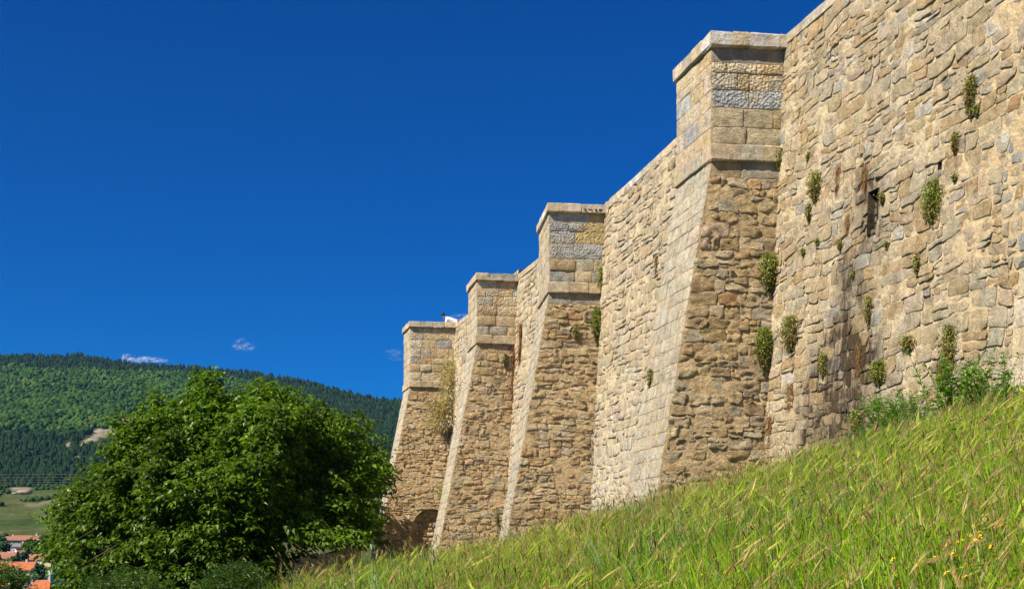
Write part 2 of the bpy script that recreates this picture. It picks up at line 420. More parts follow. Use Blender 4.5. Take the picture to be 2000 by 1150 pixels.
def scar_mask(px, row):
    t = np.clip((px-160)/125, 0, 1); cl = 868 - 52*t**.7
    wd = np.interp(px, [150, 165, 200, 240, 270, 300], [0, 7, 12, 15, 17, 0])
    m = (abs(row-cl) < wd*(.8+.5*vnoise(px/9, row/6, 0, 71))) & (px > 155) & (px < 300)
    m |= (abs(row-955) < 3.2) & (px > 20) & (px < 62) & (row < 958)
    m |= (abs(row-868) < 3) & (abs(px-134) < 5)
    return m
gc = np.array((.03, .045, .015))*np.ones(ROW.shape+(3,))
fld = sm(1350, 1250, YF)[..., None]*sm(600, 700, YF)[..., None]
n1 = sm(-.2, .3, fbm(XF/60, YF/60, 0, 72, 4))[..., None]
gc = gc*(1-fld) + fld*(np.array((.07, .085, .03))*(1-n1) + np.array((.04, .065, .018))*n1)
n2 = sm(.25, .5, fbm(XF/25, YF/30, 0, 73, 3))[..., None]*fld; gc = gc*(1-n2*.6)+np.array((.20, .17, .11))*n2*.6
n3 = sm(.2, .45, fbm(XF/130, YF/110, 0, 77, 3))[..., None]*(1-fld); gc = gc*(1-n3*.55)+np.array((.16, .13, .08))*n3*.55
m, nt, b, o_ = mat_new('hill_ground'); g = G(nt); c, al = g.attr()
scar = g.mix(g.mr(g.noise(.06, 6, .7), .38, .6), (.31, .265, .19), (.15, .13, .08))
c = g.mix(1.0, c, g.grey(g.mr(g.noise(.05, 8, .7), .3, .7, .6, 1.35)), 'MULTIPLY'); c = g.mix(g.mr(g.noise(.25, 6, .75), .55, .7, 0, .6), c, (.03, .05, .018))
c = g.mix(al, c, scar); g.L(c, b.inputs['Base Color']); g.L(g.bump(g.noise(.15, 6), .8, 3.), b.inputs['Normal'])
b.inputs['Specular IOR Level'].default_value = 0
sc_ = scar_mask(PX, ROW).astype(float)
tag(link('hills', make_mesh('hills', np.stack([XF, YF, ZF], -1).reshape(-1, 3), gridf(len(pxs), len(Ys)), m, np.concatenate([gc.reshape(-1, 3), sc_.reshape(-1, 1)], 1))),
    'green valley slope and long wooded mountain ridge behind the town', kind='structure')

# forest: rounded broadleaf crowns and narrow conifers
ico = np.array([(0,0,1)]+[(math.cos(a)*.894, math.sin(a)*.894, .447) for a in np.arange(5)*1.2566]+[(math.cos(a+.628)*.894, math.sin(a+.628)*.894, -.447) for a in np.arange(5)*1.2566]+[(0,0,-1)])
icof = np.array([(0,1+i,1+(i+1)%5) for i in range(5)]+[(1+i,6+i,1+(i+1)%5) for i in range(5)]+[(6+i,6+(i+1)%5,1+(i+1)%5) for i in range(5)]+[(6+i,11,6+(i+1)%5) for i in range(5)])
def scatter_far(n, y0, y1, pa, pb, seed):
    r = np.random.default_rng(seed); px = r.uniform(pa, pb, n); Y = np.sqrt(r.uniform(y0**2, y1**2, n)); X = (px-CX)/F*Y; Z = far_z(X, Y)
    row = HY-F*Z/Y; k = ~(scar_mask(px, row) | scar_mask(px, row-5) | scar_mask(px, row-11) | scar_mask(px+5, row-2))
    return px[k], X[k], Y[k], Z[k], row[k], r
def crowns(X, Y, Z, rad, hgt, colr, r, lift=.45):
    n = len(X); V = ico[None]*(1+r.uniform(-.28, .28, (n, 12, 1))); an = r.uniform(0, 6.28, n)
    ca, sa = np.cos(an)[:, None], np.sin(an)[:, None]; x = V[..., 0]*ca-V[..., 1]*sa; y = V[..., 0]*sa+V[..., 1]*ca
    V = np.stack([x*rad[:, None]+X[:, None], y*rad[:, None]+Y[:, None], V[..., 2]*hgt[:, None]*.5+Z[:, None]+hgt[:, None]*lift], -1)
    F_ = (icof[None]+(np.arange(n)*12)[:, None, None]).reshape(-1, 3)
    return V.reshape(-1, 3), F_, np.repeat(colr, 12, 0)
def cones(X, Y, Z, rad, hgt, colr, r):
    n = len(X); k = 5; an = r.uniform(0, 6.28, (n, 1))+np.arange(k)*6.283/k
    rr = rad[:, None]*r.uniform(.7, 1.25, (n, k))
    bx = X[:, None]+np.cos(an)*rr; by = Y[:, None]+np.sin(an)*rr; bz = Z[:, None]+hgt[:, None]*r.uniform(.12, .3, (n, k))
    mx = X[:, None]+np.cos(an+.6)*rr*.6; my = Y[:, None]+np.sin(an+.6)*rr*.6; mz = Z[:, None]+hgt[:, None]*r.uniform(.55, .72, (n, k))
    V = np.concatenate([np.stack([bx, by, bz], -1), np.stack([mx, my, mz], -1), np.stack([X, Y, Z+hgt], -1)[:, None]], 1)
    f = [(i, (i+1) % k, k+i) for i in range(k)]+[((i+1) % k, k+(i+1) % k, k+i) for i in range(k)]+[(k+i, k+(i+1) % k, 2*k) for i in range(k)]
    F_ = (np.array(f)[None]+(np.arange(n)*(2*k+1))[:, None, None]).reshape(-1, 3)
    return V.reshape(-1, 3), F_, np.repeat(colr, 2*k+1, 0)
def conif(px, Y, row, X):
    t = (Y-1350)/1250; n = fbm(X/110, Y/140, 0, 81, 3)*.5
    c = sm(.90, .95, t+n*.2)                                     # ridge pines
    c = np.maximum(c, sm(520, 640, px+n*160)*sm(.3, .5, t+.3))
    c = np.maximum(c, sm(.32, .22, t+n*.25)*sm(330, 250, px)*1.)
    c = np.maximum(c, sm(850, 868, row+n*20)*sm(20, 60, px)*sm(960, 945, row))
    return c
px_, X_, Y_, Z_, row_, r_ = scatter_far(30000, 1330, 2720, -320, 960, 5)
cf = conif(px_, Y_, row_, X_) > r_.uniform(.15, .85, len(X_))
bare = (fbm(X_/130, Y_/110, 0, 77, 3) > .32) & (r_.random(len(X_)) < .55) & ~cf; kp = ~bare
d = kp & ~cf; nd = d.sum()
cl = np.array((.030, .066, .010))*r_.uniform(.45, 1.5, (nd, 1))*r_.uniform(.85, 1.15, (nd, 3)); q = sm(-.1, .4, fbm(X_[d]/60, Y_[d]/60, 0, 90))[:, None]; cl = cl*(1-q)+q*cl*np.array((1.5, 1.35, 1.3))
A1 = crowns(X_[d], Y_[d], Z_[d], r_.uniform(2.8, 5.6, nd), r_.uniform(6, 10, nd), cl, r_)
d = kp & cf & (r_.random(len(X_)) < .93); nd = d.sum(); cl = np.array((.013, .027, .009))*r_.uniform(.6, 1.6, (nd, 1))*r_.uniform(.9, 1.1, (nd, 3))
A2 = cones(X_[d], Y_[d], Z_[d], r_.uniform(2.4, 4.6, nd), r_.uniform(5.5, 13, nd), cl, r_)
px2, X2, Y2, Z2, row2, r2 = scatter_far(9000, 560, 1360, -320, 900, 6)
k = (fbm(X2/45, Y2/60, 0, 91, 3) > .10 - .5*sm(1060, 1180, Y2) + .1*sm(700, 800, Y2)) & ~((abs(row2-955) < 5) & (px2 > 15) & (px2 < 66)); X2, Y2, Z2 = X2[k], Y2[k], Z2[k]
cl = np.array((.032, .060, .014))*r2.uniform(.6, 1.3, (len(X2), 1)); sz = r2.uniform(.7, 3.0, len(X2)); A3 = crowns(X2, Y2, Z2, sz, sz*1.5, cl, r2, .3)
def joinnp(sets):
    V = []; Fs = []; C = []; n = 0
    for v, f, c in sets: V.append(v); Fs.append(f+n); C.append(c); n += len(v)
    return np.concatenate(V), np.concatenate(Fs), np.concatenate(C)
V, f, c = joinnp([A1, A2]); tag(link('forest', make_mesh('forest', V, f, M['forest'], c, smooth=False)), 'dense mixed woodland covering the mountainside', 'forest', kind='stuff')
V, f, c = A3; tag(link('scrub', make_mesh('scrub', V, f, M['forest'], c, smooth=False)), 'scattered green scrub on the lower valley slope', 'scrub', kind='stuff')

# ================================================================== buttresses
# per buttress: near outer corner (x,Y), near root at wall, far outer corner (plan), height, course lines (pixel rows at its depth), batter
def plan(px, row, H): Y = H*F/(HY-row); return np.array([(px-CX)/F*Y, Y])
BT = [
 dict(A=(4.44, 29.6), B=(6.13, 29.8), D=(3.93, 31.75), H=11.78, rows=[65, 97, 122, 142, 175, 210, 248, 283, 315], bat=.168, foot=.9,
      cap=[.0, .25, .48, .88, 1.0], label='nearest and tallest buttress, blue grey blocks near its top, beside the weathered near wall'),
 dict(A=(1.19, 42.5), B=(3.02, 42.72), D=(.92, 45.2), H=11.47, rows=[398, 418, 435.5, 451, 474.7, 504.4, 528.7, 551, 572], bat=.175, foot=-.1,
      cap=[.0, .24, .55, .92, 1.0], label='second buttress from the right, with small dark marks on its coping stone'),
 dict(A=(-1.40, 53.6), B=(.27, 53.9), D=(-1.83, 55.9), H=11.67, rows=[534, 550.5, 565, 578, 596, 615, 636, 654, 671], bat=.19, foot=-.7,
      cap=[.0, .27, .6, .85, 1.0], label='third buttress from the right with a rust brown root strip in its inner corner'),
 dict(A=(-5.13, 67.0), B=(-1.2, 67.5), D=(-5.6, 68.9), H=12.16, rows=[627, 641, 652, 663, 679, 698, 710, 726, 743, 756], bat=.20, foot=-2.6,
      cap=[.0, .12, .28, .43, .58, .72, .86, 1.0], label='farthest buttress at the left end, person on top and arched opening at its foot'),
]
WP = [np.array((6.13+.25*14.8, 15.0)), np.array((6.13, 29.8)), np.array((3.02, 42.72)), np.array((.27, 53.9)), np.array((-2.9, 67.5)), np.array((-6.2, 80.))]
WH = [11.78, 11.78, 11.5, 11.67, 12.1, 12.1]
WB = .05
for bt in BT:
    A, B, D = (np.array(bt[k]) for k in 'ABD'); H = bt['H']
    zs = (HY-bt['rows'][-1])/F*A[1]; e = norm(B-A); ft = bt['foot']-1
    bot = A - e*bt['bat']*(zs-ft)
    def px(p, z): return (CX+F*p[0]/p[1], HY-F*z/p[1])
    BOXES.append(([px(A, H), px(B, H), px(B-e*.5, ft), px(bot, ft), px(bot+(D-A), ft), px(D, H)], A[1]))

def b_frames(bt):
    A, B, D = (np.array(bt[k]) for k in 'ABD'); H = bt['H']
    zs = (HY-bt['rows'][-1])/F*A[1]
    e = norm(B-A); d = norm(D-A); L = np.linalg.norm(B-A); W = np.linalg.norm(D-A)
    z3 = np.array((0, 0, 1.)); e3 = np.r_[e, 0]; d3 = np.r_[d, 0]
    n_side = np.cross(e3, z3); n_side = n_side*np.sign(-n_side[1]); n_front = np.cross(z3, d3); n_front = n_front if n_front[0] < 0 else -n_front
    return A, B, D, H, zs, e3, d3, z3, L, W, n_side, n_front
def prism_block(P0, e3, d3, ul, ur, dl, dr, z0, z1, seed, bev=.012, jig=.006):
    bev, jig = bev*1.5, jig*1.9
    """hexahedral dressed block with chipped bevel: corners from in-plane ranges"""
    r = np.random.default_rng(seed)
    V, fc = [], []
    for z, s in ((z0, 1), (z0+bev, 0), (z1-bev, 0), (z1, 1)):
        b = bev*s
        for (u, dd) in ((ul+b, dl+b), (ur-b, dl+b), (ur-b, dr-b), (ul+b, dr-b)):
            V.append(P0 + e3*u + d3*dd + np.array((0, 0, z)) + r.uniform(-jig, jig, 3))
    fc = [(3, 2, 1, 0), (12, 13, 14, 15)]
    for k in range(3):
        for i in range(4): fc.append((k*4+i, k*4+(i+1) % 4, (k+1)*4+(i+1) % 4, (k+1)*4+i))
    return np.array(V), fc
def cap_color(r, s=.0): 
    c = np.array(PAL[r.choice(['pale', 'grey', 'pale', 'white', 'cream'])])*r.uniform(.92, 1.15); return np.r_[c, s]

broot = []
for bi, bt in enumerate(BT):
    A, B, D, H, zs, e3, d3, z3, L, W, ns, nf = b_frames(bt)
    rng = np.random.default_rng(100+bi); ft = bt['foot']-.8; bat = bt['bat']
    A3 = np.r_[A, 0.]
    root = thing('buttress', (float(A[0]), float(A[1]), ft), bt['label'], 'buttress', 'battered buttresses along the rampart wall'); broot.append(root)
    zr = [(HY-r)/F*A[1] for r in bt['rows']]; zr[0] = H
    zr[1] += .045; zc = zr[1]                            # underside of coping
    zt = zr[-2]                                          # top of string course
    # ---- core (mortar coloured prism: straight shaft above, battered below)
    ch = []
    for (z, x) in ((ft, -bat*(zs-ft)), (zs, 0), (zc, 0)):
        ch.append((z, x))
    V = []
    for (z, x) in ch:
        for dd in (0, W):
            V.append(A3+e3*x+d3*dd+z3*z); V.append(A3+e3*(L+.7)+d3*dd+z3*z)
    fc = []
    for k in range(2):
        a = k*4; fc += [(a, a+1, a+5, a+4), (a+3, a+2, a+6, a+7), (a+2, a, a+4, a+6), (a+1, a+3, a+7, a+5)]
    fc += [(8, 9, 11, 10), (1, 0, 2, 3)]
    if bi == 3:                                          # the farthest one keeps a real arched recess: its core is built round it below
        pass
    if bi != 3: part('core', V, fc, M['mortar'], root, (.44, .33, .20, 0), smooth=False)
    # ---- side face
    Ps = lambda u, v, A3=A3, e3=e3: A3 + np.asarray(u)[..., None]*e3 + np.asarray(v)[..., None]*z3
    H0 = WH[1]
    ul = lambda v: 0. if v > zs else -bat*(zs-v)
    if bi < 3: ur = lambda v: L - WB*(H-v)*.9 + .03
    else: ur = lambda v: L
    sets = []
    # dressed, rock-faced courses of the shaft
    heights = [zr[i]-zr[i+1] for i in range(len(zr)-2, 0, -1)][1:] if False else [zr[i]-zr[i+1] for i in range(len(zr)-3, 0, -1)]
    qa = rubble(ul, ur, zt, zc, (.3, .4), (.42, .85), .018, rng, split=0, flush=True, wobble=0, jit=.004, heights=heights)
    nsm = qa[:, :, 1].mean(1) > zr[2]-.02                # smooth course under the coping
    nlow = qa[:, :, 1].mean(1) < zr[-4]
    ca = pick({'tan': 5, 'cream': 3, 'grey': 2.6, 'pale': 1, 'ochre': .8, 'blue': .5}, len(qa), rng)
    vm = qa[:, :, 1].mean(1); um = qa[:, :, 0].mean(1)
    if bi == 0:
        k = (vm < zr[4-0]) if False else ((vm < (HY-175)/F*A[1]) & (vm > (HY-210)/F*A[1])); ca[k & ((um < .45) | (um > 1.15))] = np.array((.36, .375, .37)); ca[k & (um > .45) & (um < 1.15)] = PAL['tan']
        k = vm > zr[2]; ca[k] = np.array((.27, .235, .19))  # course under the coping: the overhang's shadow put into the stone colour
    if bi == 1:
        k = (vm > (HY-504)/F*A[1]) & (vm < (HY-475)/F*A[1]); ca[k] = np.array((.36, .36, .34)); k = (vm > (HY-475)/F*A[1]) & (um > .9); ca[k] = np.array((.47, .36, .17))
        k = (vm > (HY-475)/F*A[1]) & (um < .9); ca[k] = np.array((.37, .37, .35))
    k1 = ~nsm & ~nlow
    for msk, pr, ro, mt, fr in ((nsm, .008, .004, M['cap'], 5), (k1, .022, .018, M['rock'], 16), (nlow, .04, .045, M['side'], 7)):
        if msk.any():
            V, fc = stone_verts(qa[msk], Ps, ns, pr, ro, 20+bi, 6, 4, bev=.8, rnd=.03, freq=fr, edge=.006, tilt=.2, rng=rng)
            sets.append((V, fc, ca[msk], shown(qa[msk], Ps), mt))
    # smooth band right under the string course, then coursed rubble down to the ground
    zb = zs-.36*(1 if bi < 3 else 1.1)
    qb = rubble(ul, ur, zb, zs-.01, (.3, .4), (.5, .9), .02, rng, split=0, flush=True, wobble=0, jit=.005, heights=[9])
    cb = pick({'brown': 3, 'tan': 3, 'grey': 3}, len(qb), rng)
    V, fc = stone_verts(qb, Ps, ns, .015, .012, 24+bi, 6, 4, bev=.7, rnd=.04, edge=.01, tilt=.2, rng=rng); sets.append((V, fc, cb, shown(qb, Ps), M['side']))
    hr = (.19, .34) if bi == 0 else (.17, .31)
    qc = rubble(ul, ur, ft, zb, hr, (.24, .56), .024, rng, split=.22 if bi == 0 else .3, flush=True, wobble=.035, jit=.022)
    if bi == 3:                                          # leave the arched opening free
        ax0, ax1, azt = -.05+.0, 1.7, (HY-985)/F*67
        pass
    cc = pick(SIDEC, len(qc), rng, .35, (.485, .36, .20))
    if bi == 3:
        X0 = (805-CX)/F*67+5.13; um = qc[:, :, 0]; vm = qc[:, :, 1]
        arch_c = X0+.98; arch_r = 1.0; spring = (HY-1031)/F*67
        ins = (abs(um-arch_c) < arch_r) & (vm < spring) | (((um-arch_c)**2+(vm-spring)**2) < arch_r**2)
        qc = qc[~(ins.sum(1) >= 2)]; cc = cc[:len(qc)]
        bt['arch'] = (arch_c, arch_r, spring)
    V, fc = stone_verts(qc, Ps, ns, .034, .042, 28+bi, 8, 6, bev=.5, rnd=.08, freq=6.5, edge=.028, tilt=.45, rng=rng, ridge=.018)
    st = np.zeros(V.shape[:2])
    st = .35*sm(.5, -.2, V[..., 2]-bt['foot'])*(vnoise(V[..., 0]*2, V[..., 2]*1.5, 0, 40) > -.2)
    C = np.concatenate([np.repeat(cc[:, None], V.shape[1], 1), st[..., None]], 2)
    sets.append((V, fc, C, shown(qc, Ps), M['side']))
    tt_ = np.linspace(0, 1, 40); vb_ = np.linspace(ft, zb, int((zb-ft)/.08)); U_ = np.array([[lerp(ul(v), ur(v), t) for t in tt_] for v in vb_]); VV_ = np.repeat(vb_[:, None], 40, 1)
    pm = Ps(U_, VV_) + (.018+.026*fbm(U_*4.2, VV_*5, bi, 15, 4)+.016*vnoise(U_*1.1, VV_*1.1, bi, 19))[..., None]*ns
    fm = gridf(40, len(vb_))
    if bi == 3:
        cu = (U_[:-1, :-1]+U_[1:, 1:]).ravel()/2; cv = (VV_[:-1, :-1]+VV_[1:, 1:]).ravel()/2; a_, r__, s__ = bt['arch']
        fm = fm[~((abs(cu-a_) < r__) & (cv < s__) | ((cu-a_)**2+(cv-s__)**2 < r__**2))]
    part('mortar', pm.reshape(-1, 3), fm, M['mortar'], root, (.50, .365, .20, 0))
    # ---- front face (dressed, flush, with streaks of lichen low down)
    def Pfr(u, v, A3=A3, e3=e3, d3=d3, zs=zs, bat=bat):
        u = np.asarray(u, float); v = np.asarray(v, float)
        return A3 + d3*u[..., None] - e3*(np.where(v > zs, 0, bat*(zs-v)))[..., None] + z3*v[..., None]
    one = lambda v: 0.; wid = lambda v, W=W: W
    qf = rubble(one, wid, zt, zc, (.3, .4), (.6, 1.1), .014, rng, split=0, flush=True, wobble=0, jit=.004, heights=heights)
    qf2 = rubble(one, wid, ft, zs-.01, (.26, .42), (.4, .9), .014, rng, split=.05, flush=True, wobble=0, jit=.004)
    for qq, fr in ((qf, {'cream': 3, 'tan': 2, 'pale': 2, 'blue': 2.0 if bi == 0 else .6, 'grey': 1}), (qf2, {'pale': 3, 'cream': 1, 'tan': .8, 'grey': 5, 'blue': 1.})):
        V, fc = stone_verts(qq, Pfr, nf, .012, .014, 33+bi, 5, 4, bev=.7, rnd=.05, edge=.014, tilt=.4, rng=rng)
        cf_ = pick(fr, len(qq), rng, .0 if (bi == 0 and qq is qf) else .65, (.47, .42, .315) if qq is qf2 else (.52, .44, .30))
        al = sm(8.5, 1.0, V[..., 2]-bt['foot'])*.95*(.6+.6*vnoise(V[..., 1]*1.5, V[..., 2]*.5, 0, 44))
        if qq is qf: al = al*0
        sets.append((V, fc, np.concatenate([np.repeat(cf_[:, None], V.shape[1], 1), al[..., None]], 2), shown(qq, Pfr), M['front']))
    emit_stones(root, sets, 300, 'stone')
    # ---- string course and coping: dressed blocks that turn the corner
    def band(z0, z1, on, of, joints, nm, cut, dark):
        # near row: from the outer corner to the wall, depth .45; then slabs behind it, along the front
        js = [-of]+[j*L for j in joints[1:-1]]+[L-.02]
        for i in range(len(js)-1):
            V, fc = prism_block(A3, e3, d3, js[i]+.004, js[i+1]-.004, -on, .42, z0, z1, 7*i+bi, .014, .007)
            part(nm, V, fc, M['cap'], root, cap_color(rng, dark) if nm == 'coping_stone' else np.r_[pick({'tan': 3, 'cream': 2, 'grey': 2}, 1, rng, .3, (.44, .37, .26))[0], dark], smooth=False, center=True)
        nn = 3; ds = np.linspace(.42, W+.04, nn+1)
        for i in range(nn):
            V, fc = prism_block(A3, e3, d3, -of, L-.02, ds[i]+.004, ds[i+1]-.004, z0, z1-.004, 70+7*i+bi, .014, .006)
            part(nm, V, fc, M['cap'], root, cap_color(rng, dark) if nm == 'coping_stone' else np.r_[pick({'tan': 3, 'cream': 2, 'grey': 2}, 1, rng, .3, (.44, .37, .26))[0], dark], smooth=False, center=True)
    band(zc+.003, H, .15, .085, bt['cap'], 'coping_stone', 0, .12)
    sj = [0, .34, .68, 1.] if bi < 3 else [0, .13, .28, .42, .6, .8, 1.]
    band(zs, zt-.004, .12, .065, sj, 'string_course_stone', 0, .1)
# small dark marks on the second buttress coping
bt = BT[1]; A, B, D, H, zs, e3, d3, z3, L, W, ns, nf = b_frames(bt); A3 = np.r_[A, 0.]
def mark(pts, rad):
    V = []
    pts = [A3 + e3*u + z3*v + ns*.162 for u, v in pts]
    if len(pts) == 1:
        c = pts[0]; V = [c+rad*(e3*math.cos(t)*1.1+z3*math.sin(t)*.7) for t in np.arange(9)*.698]
        return part('mark', V, [tuple(range(9))], M['dark'], broot[1], smooth=False)
    v, f = tube(pts, rad, 5); part('mark', v, f, M['dark'], broot[1], smooth=False)
mv = (HY-410)/F*42.5
mark([(1.16, mv+.05), (1.11, mv+.03), (1.10, mv-.02), (1.15, mv-.04), (1.19, mv-.01)], .011)
mark([(1.23, mv+.02), (1.26, mv+.05), (1.29, mv+.01), (1.33, mv-.005), (1.35, mv+.03)], .011)
mark([(1.50, mv+.04), (1.46, mv+.02), (1.46, mv-.03), (1.51, mv-.03), (1.52, mv), (1.48, mv)], .011)
mark([(1.63, mv+.0)], .06)

# ---- core of the farthest buttress with its arched opening
bt = BT[3]; A, B, D, H, zs, e3, d3, z3, L, W, ns, nf = b_frames(bt); A3 = np.r_[A, 0.]; ft = bt['foot']-.8; bat = bt['bat']; root = broot[3]
ac, ar, asp = bt['arch']; dep = .32
prof = [(ac-ar, ft)]+[(ac-ar*math.cos(t), asp+ar*math.sin(t)) for t in np.linspace(0, math.pi, 17)]+[(ac+ar, ft)]
zc = (HY-641)/F*67
uvp = []
def cpx(u, v, d=0.): uvp.append(A3+e3*u+z3*v+d3*d); return len(uvp)-1
zc = (HY-641)/F*67; fc = []; lx = lambda v: -bat*(zs-v) if v < zs else 0.
for zz in range(1):
    fc.append((cpx(0, zs), cpx(L, zs), cpx(L, zc), cpx(0, zc)))                       # shaft
    ztop = asp+ar+.3
    fc.append((cpx(lx(ztop), ztop), cpx(L, ztop), cpx(L, zs), cpx(0, zs)))
    fc.append((cpx(lx(ft), ft), cpx(ac-ar, ft), cpx(ac-ar, asp), cpx(lx(asp), asp)))
    fc.append((cpx(lx(asp), asp), cpx(ac-ar, asp), cpx(ac-ar, ztop), cpx(lx(ztop), ztop)))
    fc.append((cpx(ac+ar, ft), cpx(L, ft), cpx(L, ztop), cpx(ac+ar, ztop)))
    th = np.linspace(0, math.pi, 17)
    for t0, t1 in zip(th[:-1], th[1:]):
        a0, a1 = (ac-ar*math.cos(t0), asp+ar*math.sin(t0)), (ac-ar*math.cos(t1), asp+ar*math.sin(t1)); fc.append((cpx(*a0), cpx(*a1), cpx(a1[0], ztop), cpx(a0[0], ztop)))
for p0_, p1_ in zip(prof[:-1], prof[1:]): fc.append((cpx(*p0_), cpx(*p1_), cpx(*p1_, dep), cpx(*p0_, dep)))
for (u0_, v0_), (u1_, v1_) in (((lx(ft), ft), (0, zs)), ((0, zs), (0, zc)), ((0, zc), (L, zc)), ((L, zc), (L, ft))): fc.append((cpx(u0_, v0_), cpx(u1_, v1_), cpx(u1_, v1_, W), cpx(u0_, v0_, W)))
fc.append((cpx(lx(ft), ft, W), cpx(L, ft, W), cpx(L, zs, W), cpx(0, zs, W))); fc.append((cpx(0, zs, W), cpx(L, zs, W), cpx(L, zc, W), cpx(0, zc, W)))
part('core', uvp, fc, M['mortar'], root, (.43, .32, .19, 0), smooth=False)
rng = np.random.default_rng(5)
qi = rubble(lambda v: ac-ar-.02, lambda v: ac+ar+.02, ft, asp+ar+.05, (.18, .3), (.25, .5), .03, rng, flush=True)
Pin = lambda u, v: A3+d3*dep+np.asarray(u)[..., None]*e3+np.asarray(v)[..., None]*z3
V, fc = stone_verts(qi, Pin, ns, .05, .05, 90, 5, 4, rng=rng)
K = V.shape[1]
part('recess_masonry', V.reshape(-1, 3), (fc[None]+(np.arange(len(V))*K)[:, None, None]).reshape(-1, 4), M['side'], root, np.repeat(pick(SIDEC, len(V), rng), K, 0), kind='stuff')
va, fa = box((0, 0, 0), (1, 1, 1)); vb = A3+d3*(dep+.01)+e3*(ac-ar-.02)+z3*ft
part('recess_back', [vb, vb+e3*(2*ar+.04), vb+e3*(2*ar+.04)+z3*(asp+ar-ft+.05), vb+z3*(asp+ar-ft+.05)], [(0, 1, 2, 3)], M['mortar'], root, (.4, .3, .18, 0), smooth=False)
rng = np.random.default_rng(6)
for i, t in enumerate(np.linspace(0, math.pi, 10)[:-1]):          # arch ring stones
    t2 = t+math.pi/9; V = []
    for (dd) in (-.03, .3):
        for (rr, tt) in ((ar-.01, t+.01), (ar+.24, t+.01), (ar+.24, t2-.01), (ar-.01, t2-.01)):
            V.append(A3+e3*(ac-rr*math.cos(tt))+z3*(asp+rr*math.sin(tt))+d3*dd)
    part('arch_stone', V, [(0, 1, 2, 3), (7, 6, 5, 4), (0, 4, 5, 1), (1, 5, 6, 2), (2, 6, 7, 3), (3, 7, 4, 0)], M['front'], root, np.r_[pick({'tan': 2, 'brown': 2, 'grey': 1}, 1, rng)[0], 0], smooth=False, center=True)

# ================================================================== curtain wall
wroot = thing('curtain_wall', (6.13, 29.8, 1.0), 'long battered rampart wall of tan rubble stone receding behind the buttresses', 'stone wall')
def bay(i):
    p0, p1 = WP[i], WP[i+1]; L = np.linalg.norm(p1-p0); t3 = np.r_[norm(p1-p0), 0]; n3 = np.array((-t3[1], t3[0], 0)); n3 = n3 if n3[0] < 0 else -n3
    Hf = lambda u: WH[i]+(WH[i+1]-WH[i])*np.asarray(u)/L
    def Pf(u, v):
        u = np.asarray(u, float); v = np.asarray(v, float); off = WB*(11.8-v)
        return np.r_[p0, 0]+t3*u[..., None]+n3*off[..., None]+np.array((0, 0, 1.))*v[..., None]
    return Pf, n3, L, Hf, t3
def uv_at(i, px, py):
    """u, v on bay i of the wall for a picture direction"""
    Pf, n3, L, Hf, t3 = bay(i); a = Pf(0, 0); bu = Pf(1, 0)-a; bv = Pf(0, 1)-a
    dirv = np.array(((px-CX)/F, 1, (HY-py)/F)); s = np.linalg.solve(np.stack([bu, bv, -dirv], 1), -a); return s[0], s[1]
def stain(p):
    """amount of dark seepage: (n,3) -> (n,)"""
    X, Y, Z = p[..., 0], p[..., 1], p[..., 2]
    a = np.zeros(X.shape)
    px = CX+F*X/np.maximum(Y, 1); 
    nn = np.clip(.5+.9*fbm(Y*1.7, Z*1.1, 0, 201, 4), 0, 1.3); Y = Y+.35*fbm(Z*1.2, X*0, 0, 205, 3)
    for (yc, zt_, zb_, w0, w1, s) in SEEP:
        t = np.clip((zt_-Z)/(zt_-zb_), 0, 1.2); wd = w0+(w1-w0)*t
        m = np.exp(-((Y-yc)/wd)**2)*sm(zt_+.3, zt_-.6, Z)
        a = np.maximum(a, m*s*(.15+1.2*nn**1.2))
    return np.clip(a, 0, 1)*(px < 1960)
def wall_pt(i, px, py):
    u, v = uv_at(i, px, py); return bay(i)[0](u, v)
SEEP = []
pA = wall_pt(0, 1690, 320); pB = wall_pt(0, 1640, 900); SEEP.append((pA[1]+.1, pA[2], 1.6, .5, 1.2, 1.0))
pA = wall_pt(0, 1650, 640); SEEP.append((pA[1], pA[2], 1.6, .8, 1.4, 4.2))
pA = wall_pt(0, 1700, 600); SEEP.append((pA[1], pA[2], 1.6, .25, .9, 1.0))
pA = wall_pt(0, 1840, 640); SEEP.append((pA[1], pA[2], 3.2, .12, .25, .5))
sets = []
hu, hv0 = uv_at(0, 1694, 462); hu2, hv1 = uv_at(0, 1717, 366)
HOLE = [(min(hu, hu2), max(hu, hu2), hv0, hv1)]
s1, s2 = uv_at(0, 1833, 335), uv_at(0, 1841, 312); HOLE.append((min(s1[0], s2[0]), max(s1[0], s2[0]), s1[1], s2[1]))
